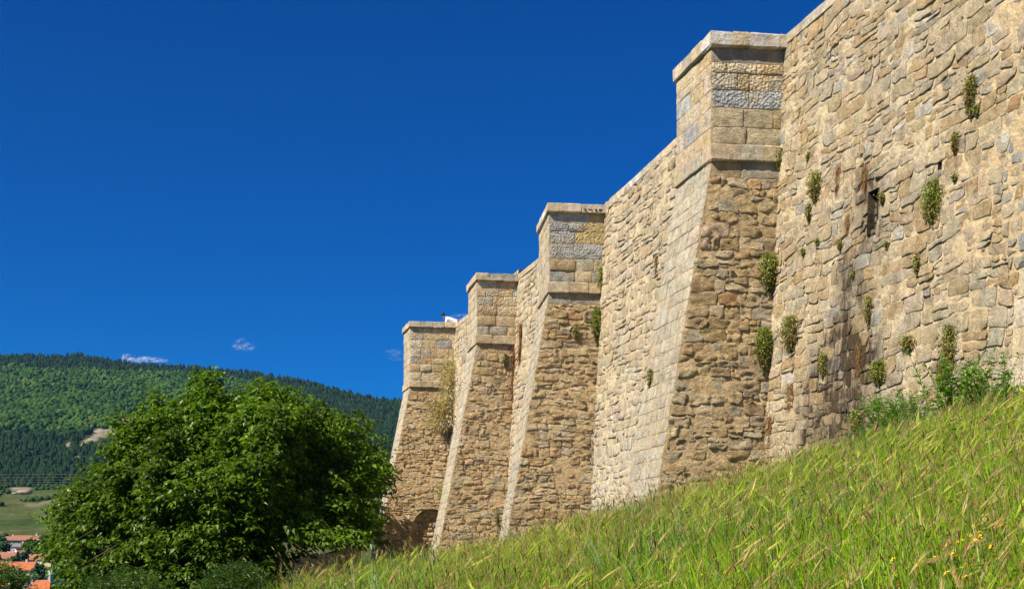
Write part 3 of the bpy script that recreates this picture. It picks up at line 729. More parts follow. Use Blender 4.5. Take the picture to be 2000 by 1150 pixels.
for i in range(5):
    Pf, n3, L, Hf, t3 = bay(i); rng = np.random.default_rng(300+i); zb = [1.2, .2, -.8, -2.4, -4][i]; Hm = max(WH[i], WH[i+1])-.2
    u0 = 0
    if i == 0:
        ub = lambda v: 7.0+.35*math.sin(v*1.3)-.1*v+1.0*sm(6, 12, v)      # the blue grey repair lies nearer than this
        qa = rubble(ub, lambda v: L+.3, zb, Hm, (.16, .34), (.26, .70), .022, rng, split=.28, wobble=.07, jit=.03)
        ua_, va_ = uv_at(0, 1962, 745); ux, vx = uv_at(0, 1992, 520)
        uq = lambda v: (ua_+(ux-ua_)*np.clip((v-va_)/(vx-va_), 0, 1) if v < vx+.1 else -1)
        qb = rubble(uq, ub, zb, Hm, (.17, .27), (.26, .46), .06, rng, split=.1, wobble=.05, jit=.022)
        ql = rubble(lambda v: 0, lambda v: max(uq(v), 0.01), zb, vx+.1, (.42, .6), (.6, 1.1), .02, rng, split=0, wobble=0, jit=.004)
        for h in HOLE:
            for nm in ('qa', 'qb'):
                qq = qa if nm == 'qa' else qb; cu = qq[:, :, 0].mean(1); cv = qq[:, :, 1].mean(1)
                hx = (qq[:, :, 0].max(1) > h[0]+.04) & (qq[:, :, 0].min(1) < h[1]-.04) & (qq[:, :, 1].max(1) > h[2]+.06) & (qq[:, :, 1].min(1) < h[3]-.06)
                if nm == 'qa': qa = qa[~hx]
                else: qb = qb[~hx]
        V, fc = stone_verts(qa, Pf, n3, .022, .020, 60, 5, 4, bev=.6, rnd=.08, freq=5, edge=.028, tilt=.4, rng=rng, ridge=.006)
        ca = pick(WALLC, len(qa), rng, .22, (.64, .52, .33)); C = np.concatenate([np.repeat(ca[:, None], V.shape[1], 1), (stain(V)*rng.choice([.35, .7, 1.1, 1.5], (len(V), 1), p=[.25, .25, .25, .25]))[..., None]], 2)
        sets.append((V, fc, C, shown(qa, Pf), M['wall']))
        V, fc = stone_verts(qb, Pf, n3, .02, .022, 61, 5, 4, bev=1.0, rnd=.16, freq=6, edge=.02, tilt=.3, rng=rng)
        sets.append((V, fc, pick({'blue': 6, 'grey': 3.5, 'ochre': 1.2, 'tan': 1.4, 'cream': 1, 'rust': .3}, len(qb), rng), shown(qb, Pf), M['wall']))
        V, fc = stone_verts(ql, Pf, n3, .012, .006, 62, 4, 3, bev=.6, rnd=.02, edge=.004, tilt=.2, rng=rng)
        sets.append((V, fc, pick({'pale': 4, 'white': 1.5, 'cream': 2}, len(ql), rng), shown(ql, Pf), M['front']))
    else:
        qa = rubble(lambda v: 0, lambda v: L, zb, Hm, (.20, .36) if i < 3 else (.28, .42), (.4, .85) if i < 3 else (.5, 1.), .026, rng, split=.25, wobble=.08, jit=.03)
        V, fc = stone_verts(qa, Pf, n3, .026, .026, 60+i, 4 if i < 3 else 2, 3 if i < 3 else 2, bev=1.0, rnd=.12, freq=5, edge=.03, tilt=.4, rng=rng)
        ca = pick({'cream': 6, 'pale': 4, 'tan': 3.5, 'white': 1, 'grey': 2, 'ochre': .8, 'brown': .3}, len(qa), rng, .4, (.66, .55, .38))
        lo = sm(6.5, 2.5, V[..., 2])[..., None]                            # whiter towards the bottom on the far bays
        C3 = np.repeat(ca[:, None], V.shape[1], 1); C3 = C3*(1-lo*.5)+np.array(PAL['white'])*lo*.5
        sets.append((V, fc, C3, shown(qa, Pf), M['wall']))
    # mortar bed
    st_ = .075 if i < 2 else .14; us = np.linspace(0, L, int(L/st_)); vv = np.linspace(zb, Hm, int((Hm-zb)/st_))
    if i == 0: us = np.unique(np.r_[us, HOLE[0][0], HOLE[0][1], HOLE[1][0], HOLE[1][1]]); vv = np.unique(np.r_[vv, HOLE[0][2], HOLE[0][3], HOLE[1][2], HOLE[1][3]])
    cw = (lambda p: np.concatenate([np.ones((len(p), 3))*np.array((.59, .485, .31)) + sm(23.4, 22.2, p[:, 1])[:, None]*np.array((.02, -.02, -.04)), np.clip(stain(p)*1.5, 0, 1)[:, None]], 1))
    grid_face(Pf, n3, us, vv, .030, cw, M['mortar'], wroot, hole=HOLE if i == 0 else None, base=.004)
    # top of the wall: coping slabs, and the body behind
    nc = int(L/.85); ed = np.linspace(0, L, nc+1)
    for k in range(nc):
        a0, a1 = ed[k]+.004, ed[k+1]-.004; h0, h1 = Hf(a0), Hf(a1); rj = rng.uniform(-.006, .006, 8)
        V = [Pf(a0, Hm)+n3*.035, Pf(a1, Hm)+n3*.035, Pf(a1, Hm)-n3*.6, Pf(a0, Hm)-n3*.6]
        V = [np.array((*v[:2], Hf(a)-.2)) for v, a in zip(V, (a0, a1, a1, a0))]+[np.array((*v[:2], Hf(a)+.0+rj[j])) for j, (v, a) in enumerate(zip(V, (a0, a1, a1, a0)))]
        part('coping_stone', V, [(0, 3, 2, 1), (4, 5, 6, 7), (0, 1, 5, 4), (1, 2, 6, 5), (2, 3, 7, 6), (3, 0, 4, 7)], M['cap'], wroot, cap_color(rng, .1), smooth=False, center=True)
    a, b_ = Pf(0, Hm), Pf(L, Hm); V = []
    for z in (zb-1, Hm+.0):
        for p_, hh in ((a, 0), (b_, L)):
            V += [np.array((*(p_-n3*1.3)[:2], z)), np.array((*(p_-n3*2.4)[:2], z))]
    part('wall_core', V, [(0, 2, 3, 1), (4, 5, 7, 6), (0, 4, 6, 2), (1, 3, 7, 5), (0, 1, 5, 4), (2, 6, 7, 3)], M['mortar'], wroot, (.4, .3, .2, 0), smooth=False)
    tp = [a-n3*.0, b_, b_-n3*1.4, a-n3*1.4]; tp = [np.array((*p_[:2], Hm-.01)) for p_ in tp]
    part('wall_walk', tp, [(0, 1, 2, 3)], M['mortar'], wroot, (.4, .3, .2, 0), smooth=False)
emit_stones(wroot, sets, 300, 'stone')
# drain slot and small hole: rough stone, inner darkness painted into the colour
Pf, n3, L, Hf, t3 = bay(0)
for k, h in enumerate(HOLE):
    a0, a1, b0, b1 = h; dd = (1.2, .35)[k]; rngh = np.random.default_rng(9+k); bt_ = []
    c = [Pf(a0, b0), Pf(a1, b0), Pf(a1, b1), Pf(a0, b1)]; V = [p_+n3*.02 for p_ in c]+[p_-n3*dd for p_ in c]
    part('drain_slot' if k == 0 else 'putlog_hole', V, [(0, 1, 5, 4), (1, 2, 6, 5), (2, 3, 7, 6), (3, 0, 4, 7), (4, 5, 6, 7)], M['side'], wroot, (.05, .04, .03, .6), smooth=False)
    if k == 0:
        vv = np.linspace(b0, b1, 7)
        for j in range(6):
            if j == 5: continue
            e_ = rngh.uniform(.08, .42)*(a1-a0); g_ = rngh.uniform(.03, .22); jj = rngh.uniform(-.03, .03, 4)
            V = [Pf(a1-e_, vv[j]+.004+jj[0])-n3*(g_+.1), Pf(a1+.05, vv[j]+.004)-n3*g_*.3, Pf(a1+.05, vv[j+1]-.004)-n3*g_*.3, Pf(a1-e_*rngh.uniform(.5, 1.), vv[j+1]-.006+jj[1])-n3*(g_+.16)]
            V2 = [p-n3*.4 for p in V]
            part('slot_stone', V+V2, [(0, 1, 2, 3), (7, 6, 5, 4), (0, 4, 5, 1), (1, 5, 6, 2), (2, 6, 7, 3), (3, 7, 4, 0)], M['side'], wroot, np.r_[np.array(PAL['dark'])*rngh.uniform(.7, 1.2), .3], smooth=False, center=True)

# ================================================================== foliage generators
def leaves(base, ld, up, ln, wd, fold=.25, droop=.25):
    """arrays -> two-triangle folded leaves"""
    n = len(base); ld = norm(ld); sd = norm(np.cross(ld, up)); nn = np.cross(sd, ld)
    ln = ln[:, None]; wd = wd[:, None]
    mid = base+ld*ln*.42
    V = np.stack([base, mid+sd*wd*.5+nn*wd*fold, base+ld*ln-np.array((0, 0, 1.))*ln*droop, mid-sd*wd*.5+nn*wd*fold], 1)
    f = (np.array([(0, 1, 2), (0, 2, 3)])[None]+(np.arange(n)*4)[:, None, None]).reshape(-1, 3)
    return V.reshape(-1, 3), f
def blades(base, dirx, ln, wd, bend, seg=3, side=None):
    """tapered curved strips. base (n,3); dirx (n,3) lean direction (unit horiz); bend amount"""
    n = len(base); ts = np.linspace(0, 1, seg+1); V = []
    sd = side if side is not None else norm(np.cross(dirx, np.array((0, 0, 1.)))); 
    for t in ts:
        p = base+np.array((0, 0, 1.))*(ln*t*(1-.35*bend*t))[:, None]+dirx*(ln*bend*t*t)[:, None]
        wv = (wd*(1-t**1.6)*.5)[:, None]
        if t < 1: V += [p-sd*wv, p+sd*wv]
        else: V += [p]
    V = np.stack(V, 1); K = V.shape[1]
    f = []
    for i in range(seg-1): f += [(2*i, 2*i+1, 2*i+3), (2*i, 2*i+3, 2*i+2)]
    f += [(2*seg-2, 2*seg-1, 2*seg)]
    return V.reshape(-1, 3), (np.array(f)[None]+(np.arange(n)*K)[:, None, None]).reshape(-1, 3), K

# ---- the big tree
def big_tree():
    r = np.random.default_rng(42); C0 = np.array((-12.6, 61.3, 1.0)); gz = float(ground_z(C0[0], C0[1]))
    root = thing('tree', (C0[0], C0[1], gz), 'large dense broadleaf tree with drooping bright green leaves in front of the far buttress', 'tree')
    def rad(d):                                                     # lumpy crown envelope
        th = d[..., 2]
        base = 1+.20*fbm(d[..., 0]*2.6, d[..., 1]*2.6, d[..., 2]*2.6, 400, 2)+.16*vnoise(d[..., 0]*6, d[..., 1]*6, d[..., 2]*7, 405)
        hx = np.where(d[..., 0] > 0, 8.5, 8.5)
        up = np.where(th > 0, 6.6, 6.); p = np.where(th > 0, np.where(d[..., 0] > 0, 2.05, 1.7), 2.1)
        e = 1/((abs(d[..., 0])/hx)**p+(abs(d[..., 1])/6.3)**p+(abs(th)/up)**p)**(1/p)
        return base*e
    # sprays
    N = 11500
    d = norm(r.normal(size=(N, 3))*np.array((1, 1, 1.)))
    d[:, 1] = np.where(r.random(N) < .55, -abs(d[:, 1]), d[:, 1])
    k = r.random(N); fr = np.where(k < .62, r.uniform(.86, 1.03, N), r.uniform(.45, .88, N))
    a = C0+d*(rad(d)*fr)[:, None]
    spire = [(-13.35, 60.6, 8.5), (-16.4, 61, 7.6), (-15.6, 60.2, 7.0), (-11.6, 60.5, 7.5), (-10.3, 60.3, 7.9), (-9.0, 61, 7.5), (-8.9, 60.5, 6.4), (-18.2, 60.4, 5.2), (-20.2, 60.6, 3.4),(-12.6,59.9,7.7),(-14.4,60.5,7.9)]
    ex = []
    for s in spire:
        for j in range(22): ex.append(np.array(s)+np.array((0, 0, .1))-np.array((0, 0, 1.))*j*.15+r.normal(size=3)*np.array((.08+.05*j, .3, .05)))
    a = np.concatenate([a, np.array(ex)]); d = np.concatenate([d, np.tile((0, 0, .9), (len(ex), 1))+r.normal(size=(len(ex), 3))*.5])
    gap_ = fbm(a[:, 0]*.55, a[:, 1]*.55, a[:, 2]*.8, 430, 2); kk = (gap_ > -.34) | (np.arange(len(a)) >= N) | (r.random(len(a)) < .12); a = a[kk]; d = d[kk]
    # keep clear of the buttress and of the ground
    lim = -5.2-.20*np.clip(9-a[:, 2], 0, 20)
    kk = ~((a[:, 1] > 65.6) & (a[:, 0] > lim-.3)) & (a[:, 2] > -3.9) & ~((a[:, 0] > -5.6) & (a[:, 2] > 3.2)) & ~((a[:, 0] > -6.0) & (a[:, 2] < 3.4)) & ~((a[:, 0] > -9.9) & (a[:, 2] < .95)); a = a[kk]; d = d[kk]; n = len(a)
    out_ = d*np.array((1, 1, .35)); out_[:, 2] += r.uniform(-.1, .55, n); out_ = norm(out_+r.normal(size=(n, 3))*.35)
    Ls = r.uniform(.7, 1.5, n); start = a-out_*(Ls*.6)[:, None]
    nl = 15; B = []; LD = []; LN = []; CC = []
    shade = r.uniform(.75, 1.2, n)
    for j in range(nl):
        s = (j+.5)/nl; sgn = 1 if j % 2 else -1
        p = start+out_*(Ls*s)[:, None]; p[:, 2] -= .18*s*s*Ls
        sd = norm(np.cross(out_, (0, 0, 1.)))*sgn
        B.append(p+r.normal(size=(n, 3))*.05); LD.append(out_*.55+sd*r.uniform(.4, 1., (n, 1))+np.array((0, 0, -.55))*r.uniform(.1, 1.3, (n, 1))+r.normal(size=(n, 3))*.18)
        LN.append(r.uniform(.22, .42, n)*(1-.25*s)); 
        cl = np.array((.075, .142, .010))*(shade*np.clip(.6+.5*fbm(a[:, 0]*.4, a[:, 1]*.4, a[:, 2]*.4, 440, 2)+.35, .6, 1.25)*r.uniform(.8, 1.2, n))[:, None]; cl = cl*(1+np.array((.55, .35, .1))*(s*r.random(n))[:, None]); CC.append(cl)
    B = np.concatenate(B); LD = np.concatenate(LD); LN = np.concatenate(LN); CC = np.concatenate(CC)
    up = norm(np.array((0, 0, 1.))+r.normal(size=B.shape)*.35)
    V, f = leaves(B, LD, up, LN, LN*.52, .18, .2)
    part('foliage', V, f, M['leaf'], root, np.repeat(CC, 4, 0), smooth=False, kind='stuff')
    # trunk, limbs and twigs
    base = np.array((C0[0], C0[1], gz-.3)); fork = np.array((C0[0]+.2, C0[1], gz+2.2))
    v, fc = tube([base, lerp(base, fork, .12), lerp(base, fork, .5)+(.08, 0, 0), fork], [.48, .38, .34, .32], 10); part('trunk', v, fc, M['bark'], root)
    tips = []
    for j in range(13):
        th = j*2.4; el = r.uniform(.25, 1.2); dd = np.array((math.cos(th)*math.cos(el), math.sin(th)*math.cos(el), math.sin(el)))
        if dd[1] > 0 and dd[0] > .3: dd[1] *= .3
        e = C0+dd*rad(dd)*.62; mid = lerp(fork, e, .5)+(0, 0, .9)
        pts = [fork-(0, 0, .2), lerp(fork, mid, .55)+r.normal(size=3)*.12, mid, lerp(mid, e, .6)+r.normal(size=3)*.15, e]
        v, fc = tube(pts, [.2, .14, .1, .06, .02], 7); part('limb', v, fc, M['bark'], root); tips += pts[2:]
    tips = np.array(tips); idx = r.choice(n, 700, replace=False); tw = []
    for i in idx:
        t = tips[np.argmin(((tips-a[i])**2).sum(1))]; m_ = lerp(t, a[i], .5)+(0, 0, .15)
        tw.append(tube([t, m_, a[i]+out_[i]*.3], [.03, .018, .006], 3))
    v, fc = join(tw); part('twigs', v, fc, M['bark'], root, kind='stuff')
big_tree()

def shrub(px0, px1, r0, r1, Y, label, col, seed, n=900, ln=.12, name='shrub'):
    r = np.random.default_rng(seed); a = P(px0, r1, Y); b = P(px1, r0, Y); c = (a+b)/2; h = abs(b-a)/2
    gz = min(float(ground_z(c[0], Y)), c[2]-h[2]); root = thing(name, (c[0], Y, gz), label, 'shrub')
    d = norm(r.normal(size=(n, 3))); rr = (1+.22*vnoise(d[:, 0]*3, d[:, 1]*3, d[:, 2]*3, seed))*r.uniform(.5, 1.05, n)
    p = c+d*rr[:, None]*np.array((h[0], h[0]*.9, h[2]))
    B = []; LD = []; LN = []; C = []; out_ = norm(d+np.array((0, 0, .5))+r.normal(size=(n, 3))*.4)
    for j in range(9):
        s = j/9; sd = norm(np.cross(out_, (0, 0, 1.)))*(1 if j % 2 else -1)
        B.append(p+out_*s*ln*4); LD.append(out_*.6+sd*.8+r.normal(size=(n, 3))*.25); LN.append(ln*r.uniform(.7, 1.2, n)); C.append(np.array(col)*r.uniform(.7, 1.3, (n, 1)))
    B = np.concatenate(B); LD = np.concatenate(LD); LN = np.concatenate(LN); C = np.concatenate(C)
    V, f = leaves(B, LD, norm(np.array((0, 0, 1.))+r.normal(size=B.shape)*.4), LN, LN*.45)
    part('foliage', V, f, M['leaf'], root, np.repeat(C, 4, 0), smooth=False, kind='stuff')
    st = [tube([np.array((c[0], Y, gz-.1)), lerp(np.array((c[0], Y, gz)), p[i], .5)+(0, 0, .1), p[i]], [.04, .025, .01], 4) for i in range(14)]
    v, fc = join(st); part('stems', v, fc, M['bark'], root, kind='stuff')
shrub(-60, 50, 1108, 1200, 36, 'blue green leafy shrub in the bottom left corner before the orange roofs', (.085, .15, .045), 11, 800, .10)
shrub(400, 520, 1112, 1175, 50, 'low dark green bush beneath the right side of the big tree', (.05, .10, .02), 12, 700, .12)
shrub(150, 330, 1120, 1200, 52, 'shaded bush under the left skirts of the big tree', (.05, .10, .02), 13, 500, .13)

# ---- low ruined wall under the tree's right side
def ruin():
    p0 = P(575, 1150, 57)[[0, 1]]; p1 = P(705, 1100, 59)[[0, 1]]; L = np.linalg.norm(p1-p0); t3 = np.r_[norm(p1-p0), 0]; n3 = np.array((t3[1], -t3[0], 0)); rng = np.random.default_rng(77)
    top = lambda u: .0+(u/L)*.75+.12*vnoise(u*2.2, 0, 0, 5)
    root = thing('ruined_wall', (p0[0], p0[1], -2.5), 'low broken stub of rubble masonry under the right edge of the tree', 'ruined wall')
    Pf = lambda u, v: np.r_[p0, 0]+t3*np.asarray(u)[..., None]+np.array((0, 0, 1.))*np.asarray(v)[..., None]
    q = rubble(lambda v: 0., lambda v: L, -2.6, .95, (.16, .26), (.22, .5), .03, rng, jit=.03)
    cu = q[:, :, 0].mean(1); cv = q[:, :, 1].mean(1); q = q[cv < np.array([float(top(u)) for u in cu])]
    V, fc = stone_verts(q, Pf, n3, .06, .06, 78, 4, 3, rng=rng)
    # give every stone real depth into the wall
    for i in range(len(V)): part('stone', V[i], fc, M['side'], root, np.r_[pick({'grey': 2, 'tan': 2, 'pale': 2}, 1, rng)[0], 0], center=True)
    n = 9; us = np.linspace(0, L, n); Vc = []
    for u in us:
        for dd in (0., -.7): Vc += [Pf(u, -2.7)+n3*dd, Pf(u, float(top(u))-.05)+n3*dd]
    fc = []
    for i in range(n-1):
        a = i*4; b2 = a+4; fc += [(a, b2, b2+1, a+1), (a+2, a+3, b2+3, b2+2), (a+1, b2+1, b2+3, a+3)]
    fc += [(0, 1, 3, 2), ((n-1)*4, (n-1)*4+2, (n-1)*4+3, (n-1)*4+1)]
    part('core', Vc, fc, M['mortar'], root, (.36, .28, .18, 0), smooth=False)
ruin()

# ---- plants growing out of the masonry
def tuft(pos, nrm, wpx, hpx, seed, label, kind='green', name='wall_plant', cat='wall plant', group='plants rooted in the masonry'):
    Y = pos[1]; w_ = wpx/F*Y; h_ = hpx/F*Y; r = np.random.default_rng(seed); nrm = np.asarray(nrm, float)
    sidev = norm(np.cross(nrm, (0, 0, 1.))); n = int(np.clip(wpx*hpx*.95, 80, 2600))
    if abs(sidev[0]) < .5: w_ = w_/max(.3, abs(sidev[0])+.25)*.75
    root = tag(bpy.data.objects.new(name, None), label, cat, group); COL.objects.link(root); root.location = tuple(pos)
    t = r.random(n)**.8; wid = np.sin(np.clip(t*.9+.18, 0, 1)*math.pi)**.7
    p = pos+sidev*(r.normal(size=n)*.30*wid*w_)[:, None]+np.array((0, 0, -1.))*(t*h_)[:, None]+nrm*(abs(r.normal(size=n))*.22*wid*w_+.03)[:, None]
    if kind == 'rust': p = pos+sidev*(r.uniform(-.42, .42, n)*w_*(.35+.65*wid))[:, None]-np.array((0, 0, 1.))*(t*h_)[:, None]+nrm*r.uniform(.01, .06, (n, 1)); kq = r.random(n) < .55; p = p[kq]; t = t[kq]; n = len(p)
    if kind == 'strip': p = pos+sidev*(r.uniform(-.5, .5, n)*w_)[:, None]-np.array((0, 0, 1.))*(t*h_)[:, None]+nrm*r.uniform(.01, .09, (n, 1))
    if kind == 'straw': p = pos+sidev*(r.normal(size=n)*.28*w_)[:, None]-np.array((0, 0, 1.))*(t*h_*.8)[:, None]+nrm*(abs(r.normal(size=n))*.3*w_)[:, None]
    green = {'green': .85, 'olive': .5, 'rust': .06, 'strip': .03, 'straw': .05}[kind]
    g_ = r.random(n) < np.clip(green*(1.4-t*1.0), 0, 1)
    c = np.where(g_[:, None], np.array((.19, .225, .03))*r.uniform(.5, 1.3, (n, 1)), np.array({'straw': (.62, .52, .32), 'rust': (.24, .125, .05), 'strip': (.25, .115, .04)}.get(kind, (.20, .13, .055)))*r.uniform(.5, 1.4, (n, 1)))
    s = {'straw': .10, 'strip': .13, 'rust': .07}.get(kind, .042)*(Y/29)**.6
    if kind in ('straw', 'strip', 'rust'):
        ld = np.array((0, 0, -1.))+r.normal(size=(n, 3))*(.8 if kind == 'straw' else .25)
        if kind == 'straw': ld = norm(p-(pos-np.array((0, 0, .5))*h_-nrm*.1))+r.normal(size=(n, 3))*.4
        V, f = leaves(p, ld, nrm+r.normal(size=(n, 3))*.3, s*r.uniform(.8, 2.4, n), s*.16*r.uniform(.6, 1.4, n))
    else:
        V, f = leaves(p, r.normal(size=(n, 3))+np.array((0, 0, -.4)), nrm*.8+np.array((0, 0, .6))+r.normal(size=(n, 3))*.4, s*r.uniform(.7, 1.5, n), s*r.uniform(.5, .9, n))
    nm = {'straw': 'dry_stems', 'strip': 'dry_roots', 'rust': 'dry_stems'}.get(kind, 'foliage')
    part(nm, V, f, M['leaf'] if kind in ('green', 'olive') else M['vine'], root, np.repeat(c, 4, 0), smooth=False, kind='stuff')
def side_pt(bi, px, py):
    A, B, D, H, zs, e3, d3, z3, L, W, ns, nf = b_frames(BT[bi]); A3 = np.r_[A, 0.]
    dirv = np.array(((px-CX)/F, 1, (HY-py)/F)); s = np.linalg.solve(np.stack([e3, z3, -dirv], 1), -A3); return A3+s[0]*e3+s[1]*z3+ns*.04, ns
def front_pt(bi, px, py):
    A, B, D, H, zs, e3, d3, z3, L, W, ns, nf = b_frames(BT[bi]); A3 = np.r_[A, 0.]; bat = BT[bi]['bat']
    # plane: A3 + d3*u + (z3 + e3*bat)*v - e3*bat*zs
    dirv = np.array(((px-CX)/F, 1, (HY-py)/F)); s = np.linalg.solve(np.stack([d3, z3+e3*bat, -dirv], 1), -(A3-e3*bat*zs)); return A3-e3*bat*zs+d3*s[0]+(z3+e3*bat)*s[1]+nf*.02, nf
bn = [bay(i)[1] for i in range(5)]
TU = [ # where, px, top row, width, height, kind, label
 ('s0', 1519, 290, 15, 42, 'green', 'small green tuft at the string course in the inner corner of the nearest buttress'),
 ('s0', 1501, 497, 34, 78, 'green', 'higher of two bushy green plants in the inner corner of the nearest buttress'),
 ('s0', 1490, 640, 30, 90, 'green', 'lower of two bushy green plants in the inner corner of the nearest buttress'),
 ('w0', 1598, 334, 22, 68, 'olive', 'olive tuft on the near wall, left of the drain slot and level with its top'),
 ('w0', 1584, 398, 12, 38, 'olive', 'thin tuft just below the olive tuft left of the drain slot'),
 ('w0', 1902, 148, 20, 90, 'olive', 'topmost trailing plant near the upper right corner of the wall'),
 ('w0', 1911, 205, 11, 20, 'green', 'tiny bright green tuft at the foot of the topmost trailing plant'),
 ('w0', 1870, 260, 13, 44, 'olive', 'small dry tuft under the topmost trailing plant'),
 ('w0', 1828, 352, 32, 96, 'green', 'large green and brown tuft right of the drain slot'),
 ('w0', 1795, 498, 12, 42, 'olive', 'narrow moss coloured tuft between the large right tuft and the seepage stain'),
 ('w0', 1551, 615, 30, 82, 'olive', 'slanting green and brown tuft on the wall right of the buttress corner'),
 ('w0', 1701, 578, 14, 62, 'olive', 'thin hanging tuft above the dark seepage stain'),
 ('w0', 1612, 688, 16, 54, 'olive', 'brownish tuft on the left edge of the seepage stain'),
 ('w0', 1779, 655, 24, 32, 'olive', 'short wide tuft right of the seepage stain'),
 ('w0', 1722, 703, 26, 54, 'green', 'yellow green tuft in the middle of the damp patch'),
 ('w0', 1678, 800, 22, 56, 'green', 'bright mossy tuft low in the damp patch above the grass'),
 ('w0', 1681, 668, 18, 62, 'rust', 'rusty hanging roots in the damp patch'),
 ('w0', 1718, 778, 12, 20, 'green', 'little green tuft low on the wall above the feathery weeds'),
 ('w0', 1860, 633, 24, 128, 'olive', 'long dark trailing plant above the tall weeds'),
 ('w0', 1659, 415, 9, 34, 'rust', 'brown wisp left of the drain slot'),
 ('w0', 1692, 318, 16, 50, 'rust', 'dry brown growth above the drain slot'),
 ('w0', 1640, 320, 14, 52, 'rust', 'dry brown growth up and left of the drain slot'),
 ('w0', 1546, 745, 20, 52, 'rust', 'rust red hanging roots low beside the buttress'),
 ('w0', 1506, 805, 13, 62, 'rust', 'rust red root streak at the very corner of the nearest buttress'),
 ('w0', 1600, 465, 9, 14, 'green', 'speck of green on a joint below the left tufts'),
 ('w0', 1572, 485, 9, 14, 'green', 'leftmost speck of green on the near wall joints'),
 ('w0', 1645, 470, 10, 22, 'olive', 'small tuft right under the brown wisp'),
 ('w0', 1735, 470, 8, 14, 'green', 'speck of green right of and below the drain slot'),
 ('w0', 1670, 528, 9, 16, 'green', 'speck of green above the seepage stain'),
 ('w0', 1582, 297, 7, 16, 'green', 'tiny shoot above the olive tuft left of the drain slot'),
 ('w0', 1868, 340, 9, 12, 'green', 'tiny sprig right of the large tuft'),
 ('w0', 1725, 375, 10, 22, 'olive', 'small sprig at the right lip of the drain slot'),
 ('w0', 1840, 700, 18, 40, 'rust', 'dry brown growth left of the long trailing plant'),
 ('w1', 1284, 495, 9, 34, 'rust', 'rust coloured tuft on the second stretch of wall, left of the nearest buttress'),
 ('s1', 1174, 522, 13, 58, 'green', 'green tuft in the inner corner of the second buttress, upper one'),
 ('s1', 1164, 602, 20, 66, 'green', 'green tuft in the inner corner of the second buttress, lower one'),
 ('s1', 1124, 638, 10, 24, 'olive', 'small tuft on the side face of the second buttress'),
 ('w2', 1020, 628, 9, 70, 'strip', 'short brown root strip beside the third buttress'),
 ('s2', 1005, 672, 9, 190, 'strip', 'long rust brown root strip down the inner corner of the third buttress'),
 ('s2', 986, 690, 9, 26, 'olive', 'small green sprig under the string course of the third buttress'),
 ('f2', 866, 945, 10, 42, 'green', 'moss tuft low on the front slope of the third buttress'),
 ('f1', 977, 990, 9, 40, 'olive', 'yellowish moss low on the front slope of the second buttress'),
 ('f0', 1276, 720, 12, 40, 'olive', 'yellow moss patch on the front slope of the nearest buttress'),
 ('s3', 887, 706, 42, 90, 'straw', 'upper straw coloured dry bush on the farthest buttress'),
 ('s3', 870, 782, 46, 66, 'straw', 'lower straw coloured dry bush on the farthest buttress'),
]
for i, (wh, px, py, w_, h_, kd, lb) in enumerate(TU):
    bi = int(wh[1])
    if wh[0] == 's': p, n_ = side_pt(bi, px, py)
    elif wh[0] == 'f': p, n_ = front_pt(bi, px, py)
    else: p, n_ = wall_pt(bi, px, py), bn[bi]
    tuft(p, n_, w_, h_, 500+i, lb, kd)

# ================================================================== the grass bank
r = np.random.default_rng(99)
def scatter_grass(n, y0, y1, r, wpow=1.6, pa=520, pb=2120):
    Y = (y0**(2-wpow)+(y1**(2-wpow)-y0**(2-wpow))*r.random(n))**(1/(2-wpow)); px = r.uniform(pa, pb, n)
    X = (px-CX)/F*Y; return X, Y
def keep_clear(X, Y):                         # not inside the masonry
    wx = np.interp(Y, [p[1] for p in WP], [p[0] for p in WP]); k = X < wx-.42
    for bt in BT:
        A, B, D, H, zs, e3, d3, z3, L, W, ns, nf = b_frames(bt); ft = bt['foot']
        k &= ~((Y > A[1]-.05) & (Y < D[1]+.1) & (X > A[0]-bt['bat']*(zs-ft)-.05))
    return k
Xg, Yg = scatter_grass(190000, 2.6, 34, r, 1.25)
Xh, Yh = scatter_grass(26000, 20, 66, r, .6, 700, 2050)
Xg = np.r_[Xg, Xh]; Yg = np.r_[Yg, Yh]; k = keep_clear(Xg, Yg); Xg, Yg = Xg[k], Yg[k]; n = len(Xg)
Zg = ground_z(Xg, Yg); patch = fbm(Xg*1.1, Yg*.7, 0, 600, 3); pt2 = fbm(Xg*.6+9, Yg*.4, 0, 610, 2)
ang = np.where(r.random(n) < .62, math.pi, 0)+r.normal(0, .8, n); far = 1+.035*np.clip(Yg-8, 0, 40)
dr = np.stack([np.cos(ang), np.sin(ang), 0*ang], 1)
ln = r.uniform(.16, .40, n)*(1+.25*patch); wd = r.uniform(.0035, .0075, n)*far*1.1
hue = r.random(n)
c = np.array((.215, .34, .010))*r.uniform(.45, 1.4, (n, 1))*(1+.22*np.clip(patch, -1, 1))[:, None]
k = hue < .25+.2*pt2; c[k] = np.array((.33, .39, .025))*r.uniform(.7, 1.2, (k.sum(), 1))
k = hue > .89-.15*pt2; c[k] = np.array((.46, .38, .13))*r.uniform(.6, 1.2, (k.sum(), 1))
k = (hue > .70) & (hue < .74); c[k] = np.array((.38, .46, .20)); wd[k] *= 1.2
k = (hue > .5) & (hue < .62); c[k] = np.array((.07, .15, .03))*r.uniform(.7, 1.2, (k.sum(), 1))
kk = (fbm(Xg*1.7+4, Yg*1.1, 0, 660, 3) > .12) & (r.random(n) < .42); c[kk] = np.array((.36, .28, .11))*r.uniform(.5, 1.2, (kk.sum(), 1)); ln[kk] *= .8
kk = fbm(Xg*1.3-7, Yg*.9, 0, 670, 3) > .22; c[kk] *= np.array((.62, .80, 1.2)); ln[kk] *= 1.18; wd[kk] *= 1.35
sv = norm(np.stack([r.normal(size=n), r.normal(size=n)*.7, 0*ang], 1))
